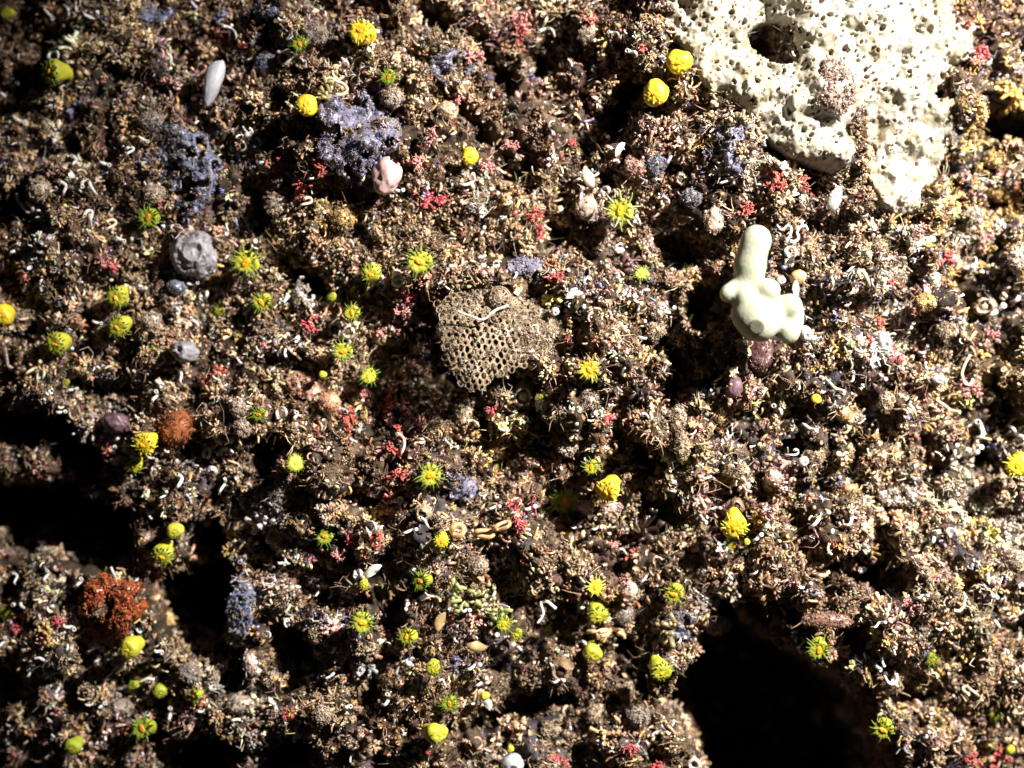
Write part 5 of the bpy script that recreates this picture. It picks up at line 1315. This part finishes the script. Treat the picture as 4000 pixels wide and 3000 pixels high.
for a in (
    (1450, 2060, 'ring', 120, 9, .3), (1345, 240, 'S-shaped', 120, 9, .2), (1190, 260, 'straight', 40, 9, 1.3), (1360, 185, 'arched', 50, 8, 1), (355, 60, 'arched', 80, 9, -1), (905, 120, 'arched', 90, 7, 1.2),
    (190, 55, 'straight', 60, 9, -1.0), (210, 215, 'ring', 120, 8, 0), (30, 380, 'straight', 70, 11, -.7), (75, 470, 'straight', 60, 12, -.6), (345, 725, 'hooked', 120, 10, 2), (250, 735, 'arched', 70, 9, .5),
    (215, 545, 'straight', 36, 11, 1.1), (290, 630, 'arched', 50, 9, .2), (410, 640, 'straight', 44, 10, -.4), (95, 800, 'hooked', 150, 9, -1), (350, 845, 'hooked', 110, 9, 1.5), (505, 590, 'hooked', 80, 7, .8),
    (560, 545, 'straight', 44, 9, -.8), (60, 975, 'straight', 60, 10, .6), (470, 935, 'straight', 40, 9, -.5), (520, 925, 'straight', 34, 11, 1), (590, 875, 'straight', 60, 8, .1, 'cream_shell'), (430, 880, 'hooked', 110, 8, .7, 'cream_shell'),
    (130, 1440, 'straight', 90, 9, .5, 'cream_shell'), (160, 1465, 'ring', 110, 8, 0, 'cream_shell'), (60, 1440, 'straight', 36, 9, .2), (285, 1522, 'straight', 40, 8, .05), (240, 1610, 'straight', 40, 9, 0), (510, 1450, 'hooked', 100, 7, -1.4, 'cream_shell'),
    (705, 1470, 'straight', 70, 8, 1.5), (625, 1500, 'S-shaped', 80, 7, .6), (605, 1550, 'straight', 50, 10, .9), (845, 1480, 'straight', 40, 7, -.9), (797, 1150, 'ring', 90, 11, 0), (690, 1215, 'ring', 70, 9, 1),
    (752, 1108, 'straight', 50, 9, .05), (380, 1260, 'straight', 40, 8, -.5), (300, 1690, 'straight', 40, 8, .3), (440, 1755, 'straight', 34, 8, .6), (595, 1790, 'straight', 44, 7, -.7), (465, 1700, 'arched', 60, 9, .2),
    (700, 1880, 'arched', 70, 11, .2), (830, 1840, 'coiled', 190, 8, 0), (870, 1900, 'straight', 70, 8, 1), (640, 1935, 'straight', 44, 7, .6), (810, 1770, 'ring', 90, 9, 0), (880, 1760, 'arched', 80, 8, 2),
    (60, 2260, 'straight', 50, 7, 1.4), (75, 2360, 'arched', 60, 10, 1.7), (180, 2250, 'straight', 50, 8, 1.2), (310, 2275, 'straight', 40, 9, .8), (270, 2450, 'straight', 50, 10, -.6), (220, 2690, 'hooked', 110, 8, 1),
    (10, 2510, 'straight', 50, 8, .8), (380, 2575, 'straight', 40, 9, 1.1), (620, 2545, 'straight', 34, 9, -.5), (400, 2755, 'straight', 34, 9, .5), (665, 2790, 'straight', 56, 10, 1.2), (120, 2620, 'arched', 70, 8, 0),
    (1560, 745, 'straight', 34, 9, 0), (1228, 695, 'straight', 50, 6, 0), (1195, 790, 'hooked', 100, 7, .5, 'cream_shell'), (1670, 730, 'straight', 36, 7, 1.5), (1830, 710, 'arched', 90, 9, -.5), (1885, 905, 'straight', 40, 8, 1),
    (1885, 1010, 'S-shaped', 90, 6, 1.3), (2130, 70, 'hooked', 90, 9, 1.2, 'cream_shell'), (2140, 120, 'arched', 90, 8, 1.6), (2400, 130, 'arched', 60, 6, 1.5), (2470, 205, 'arched', 50, 10, 1.4), (2270, 690, 'hooked', 90, 8, .4),
    (2330, 670, 'arched', 90, 7, 0), (2365, 745, 'ring', 80, 10, 0), (2270, 760, 'straight', 60, 9, 1.2), (2148, 620, 'straight', 34, 9, .3), (2605, 780, 'arched', 50, 5, 1), (2490, 1180, 'straight', 34, 9, -.6),
    (2615, 1215, 'arched', 60, 10, -1), (2480, 860, 'straight', 36, 8, 1), (2900, 880, 'coiled', 120, 6, 0, 'cream_shell'), (3090, 985, 'ring', 110, 11, 0), (3375, 1080, 'hooked', 110, 10, 1.8, 'cream_shell'), (3250, 1090, 'straight', 60, 8, 1.3, 'cream_shell'),
    (3330, 1125, 'arched', 80, 9, .1, 'cream_shell'), (3890, 1215, 'straight', 80, 15, .35), (3920, 1155, 'S-shaped', 60, 11, 0, 'cream_shell'), (3980, 1160, 'straight', 60, 14, .7), (3780, 1045, 'straight', 50, 12, -.1), (3560, 1275, 'straight', 36, 9, .8),
    (3610, 1370, 'arched', 60, 8, -.5), (3445, 1472, 'straight', 36, 9, -.8), (3645, 1435, 'straight', 40, 5, .1), (3260, 1510, 'straight', 90, 9, -.7, 'cream_shell'), (3330, 1475, 'arched', 60, 7, 0), (3120, 1510, 'arched', 40, 6, .3),
    (3370, 1620, 'straight', 110, 8, -.35), (3040, 1600, 'arched', 60, 11, 1), (3090, 1655, 'S-shaped', 90, 8, 0), (3160, 1670, 'straight', 60, 9, -.6), (3560, 1600, 'hooked', 90, 9, 2, 'cream_shell'), (3700, 1590, 'straight', 110, 9, -.6, 'cream_shell'),
    (3830, 1680, 'arched', 90, 14, .3), (3730, 1760, 'straight', 50, 10, 1.1), (3970, 1690, 'straight', 80, 11, -.9), (3820, 1760, 'straight', 40, 12, .5), (3420, 1670, 'hooked', 120, 5, 1), (3290, 1780, 'S-shaped', 120, 8, 1.2, 'cream_shell'),
    (3100, 1770, 'hooked', 90, 6, 0), (2740, 2020, 'straight', 60, 8, -1.1), (2790, 1985, 'straight', 50, 6, 0), (2840, 1690, 'arched', 40, 5, 0), (2850, 2255, 'S-shaped', 80, 8, -.2), (2950, 2220, 'arched', 80, 7, 0),
    (3140, 2290, 'arched', 70, 8, -1.2), (3200, 2030, 'straight', 100, 11, .5), (3320, 2030, 'arched', 80, 10, -.3), (3650, 2100, 'straight', 60, 11, .8), (3720, 2080, 'ring', 80, 9, 0), (3660, 2190, 'straight', 60, 8, -.7),
    (3600, 2330, 'straight', 50, 7, 0), (3430, 2440, 'straight', 60, 7, .2), (3420, 2600, 'straight', 50, 10, -1), (3560, 2550, 'ring', 60, 7, 0, 'cream_shell'), (3880, 2330, 'straight', 30, 9, -.5), (3680, 2450, 'arched', 60, 7, -.7),
    (3790, 2700, 'hooked', 110, 8, 2.4, 'cream_shell'), (3750, 2880, 'hooked', 110, 6, .5, 'cream_shell'), (3980, 2480, 'arched', 70, 7, 0, 'cream_shell'), (3620, 2870, 'straight', 34, 8, .6),
    (1600, 2075, 'straight', 60, 8, .1), (1660, 2040, 'straight', 56, 8, 1.9), (1555, 1955, 'hooked', 70, 7, 0), (1570, 1735, 'arched', 110, 8, .4, 'cream_shell'), (1400, 1590, 'straight', 70, 7, .9, 'cream_shell'), (1405, 1675, 'straight', 34, 9, 1.2),
    (1100, 1610, 'ring', 110, 9, 0), (1155, 1625, 'straight', 30, 10, 1), (1750, 1730, 'straight', 44, 7, -1), (1850, 1650, 'arched', 60, 8, 1.5, 'cream_shell'), (1930, 1982, 'straight', 50, 7, 0), (2070, 1985, 'straight', 50, 10, .1),
    (1400, 2240, 'ring', 70, 11, 0), (1690, 2330, 'straight', 70, 7, -.7, 'cream_shell'), (1930, 2310, 'arched', 60, 8, 0), (1820, 2385, 'straight', 34, 9, 0), (1780, 2502, 'S-shaped', 70, 6, 0), (1850, 2605, 'straight', 60, 9, .2),
    (1880, 2665, 'straight', 60, 9, .3), (1730, 2665, 'arched', 40, 6, 1), (1510, 2735, 'arched', 60, 10, -.2), (1360, 2760, 'straight', 24, 10, 0), (1125, 2620, 'arched', 70, 7, 1.6), (1590, 2580, 'straight', 50, 10, .2),
    (1065, 2750, 'straight', 60, 10, -1.2), (1210, 2640, 'straight', 30, 8, 0), (1100, 2200, 'straight', 30, 8, -.5), (2250, 2060, 'straight', 40, 5, 0), (2330, 2065, 'straight', 44, 6, .1), (2280, 2365, 'straight', 40, 11, .6),
    (2160, 2600, 'straight', 30, 8, -.7), (2180, 2660, 'straight', 50, 8, -.1), (2660, 2500, 'straight', 44, 7, .4), (2440, 2160, 'arched', 60, 6, 1), (2960, 2100, 'straight', 40, 10, .5), (1240, 2310, 'arched', 60, 6, 0)):
    W(*a)
place_labels(WORMS); place_labels(RED); place_labels(KNOBS)
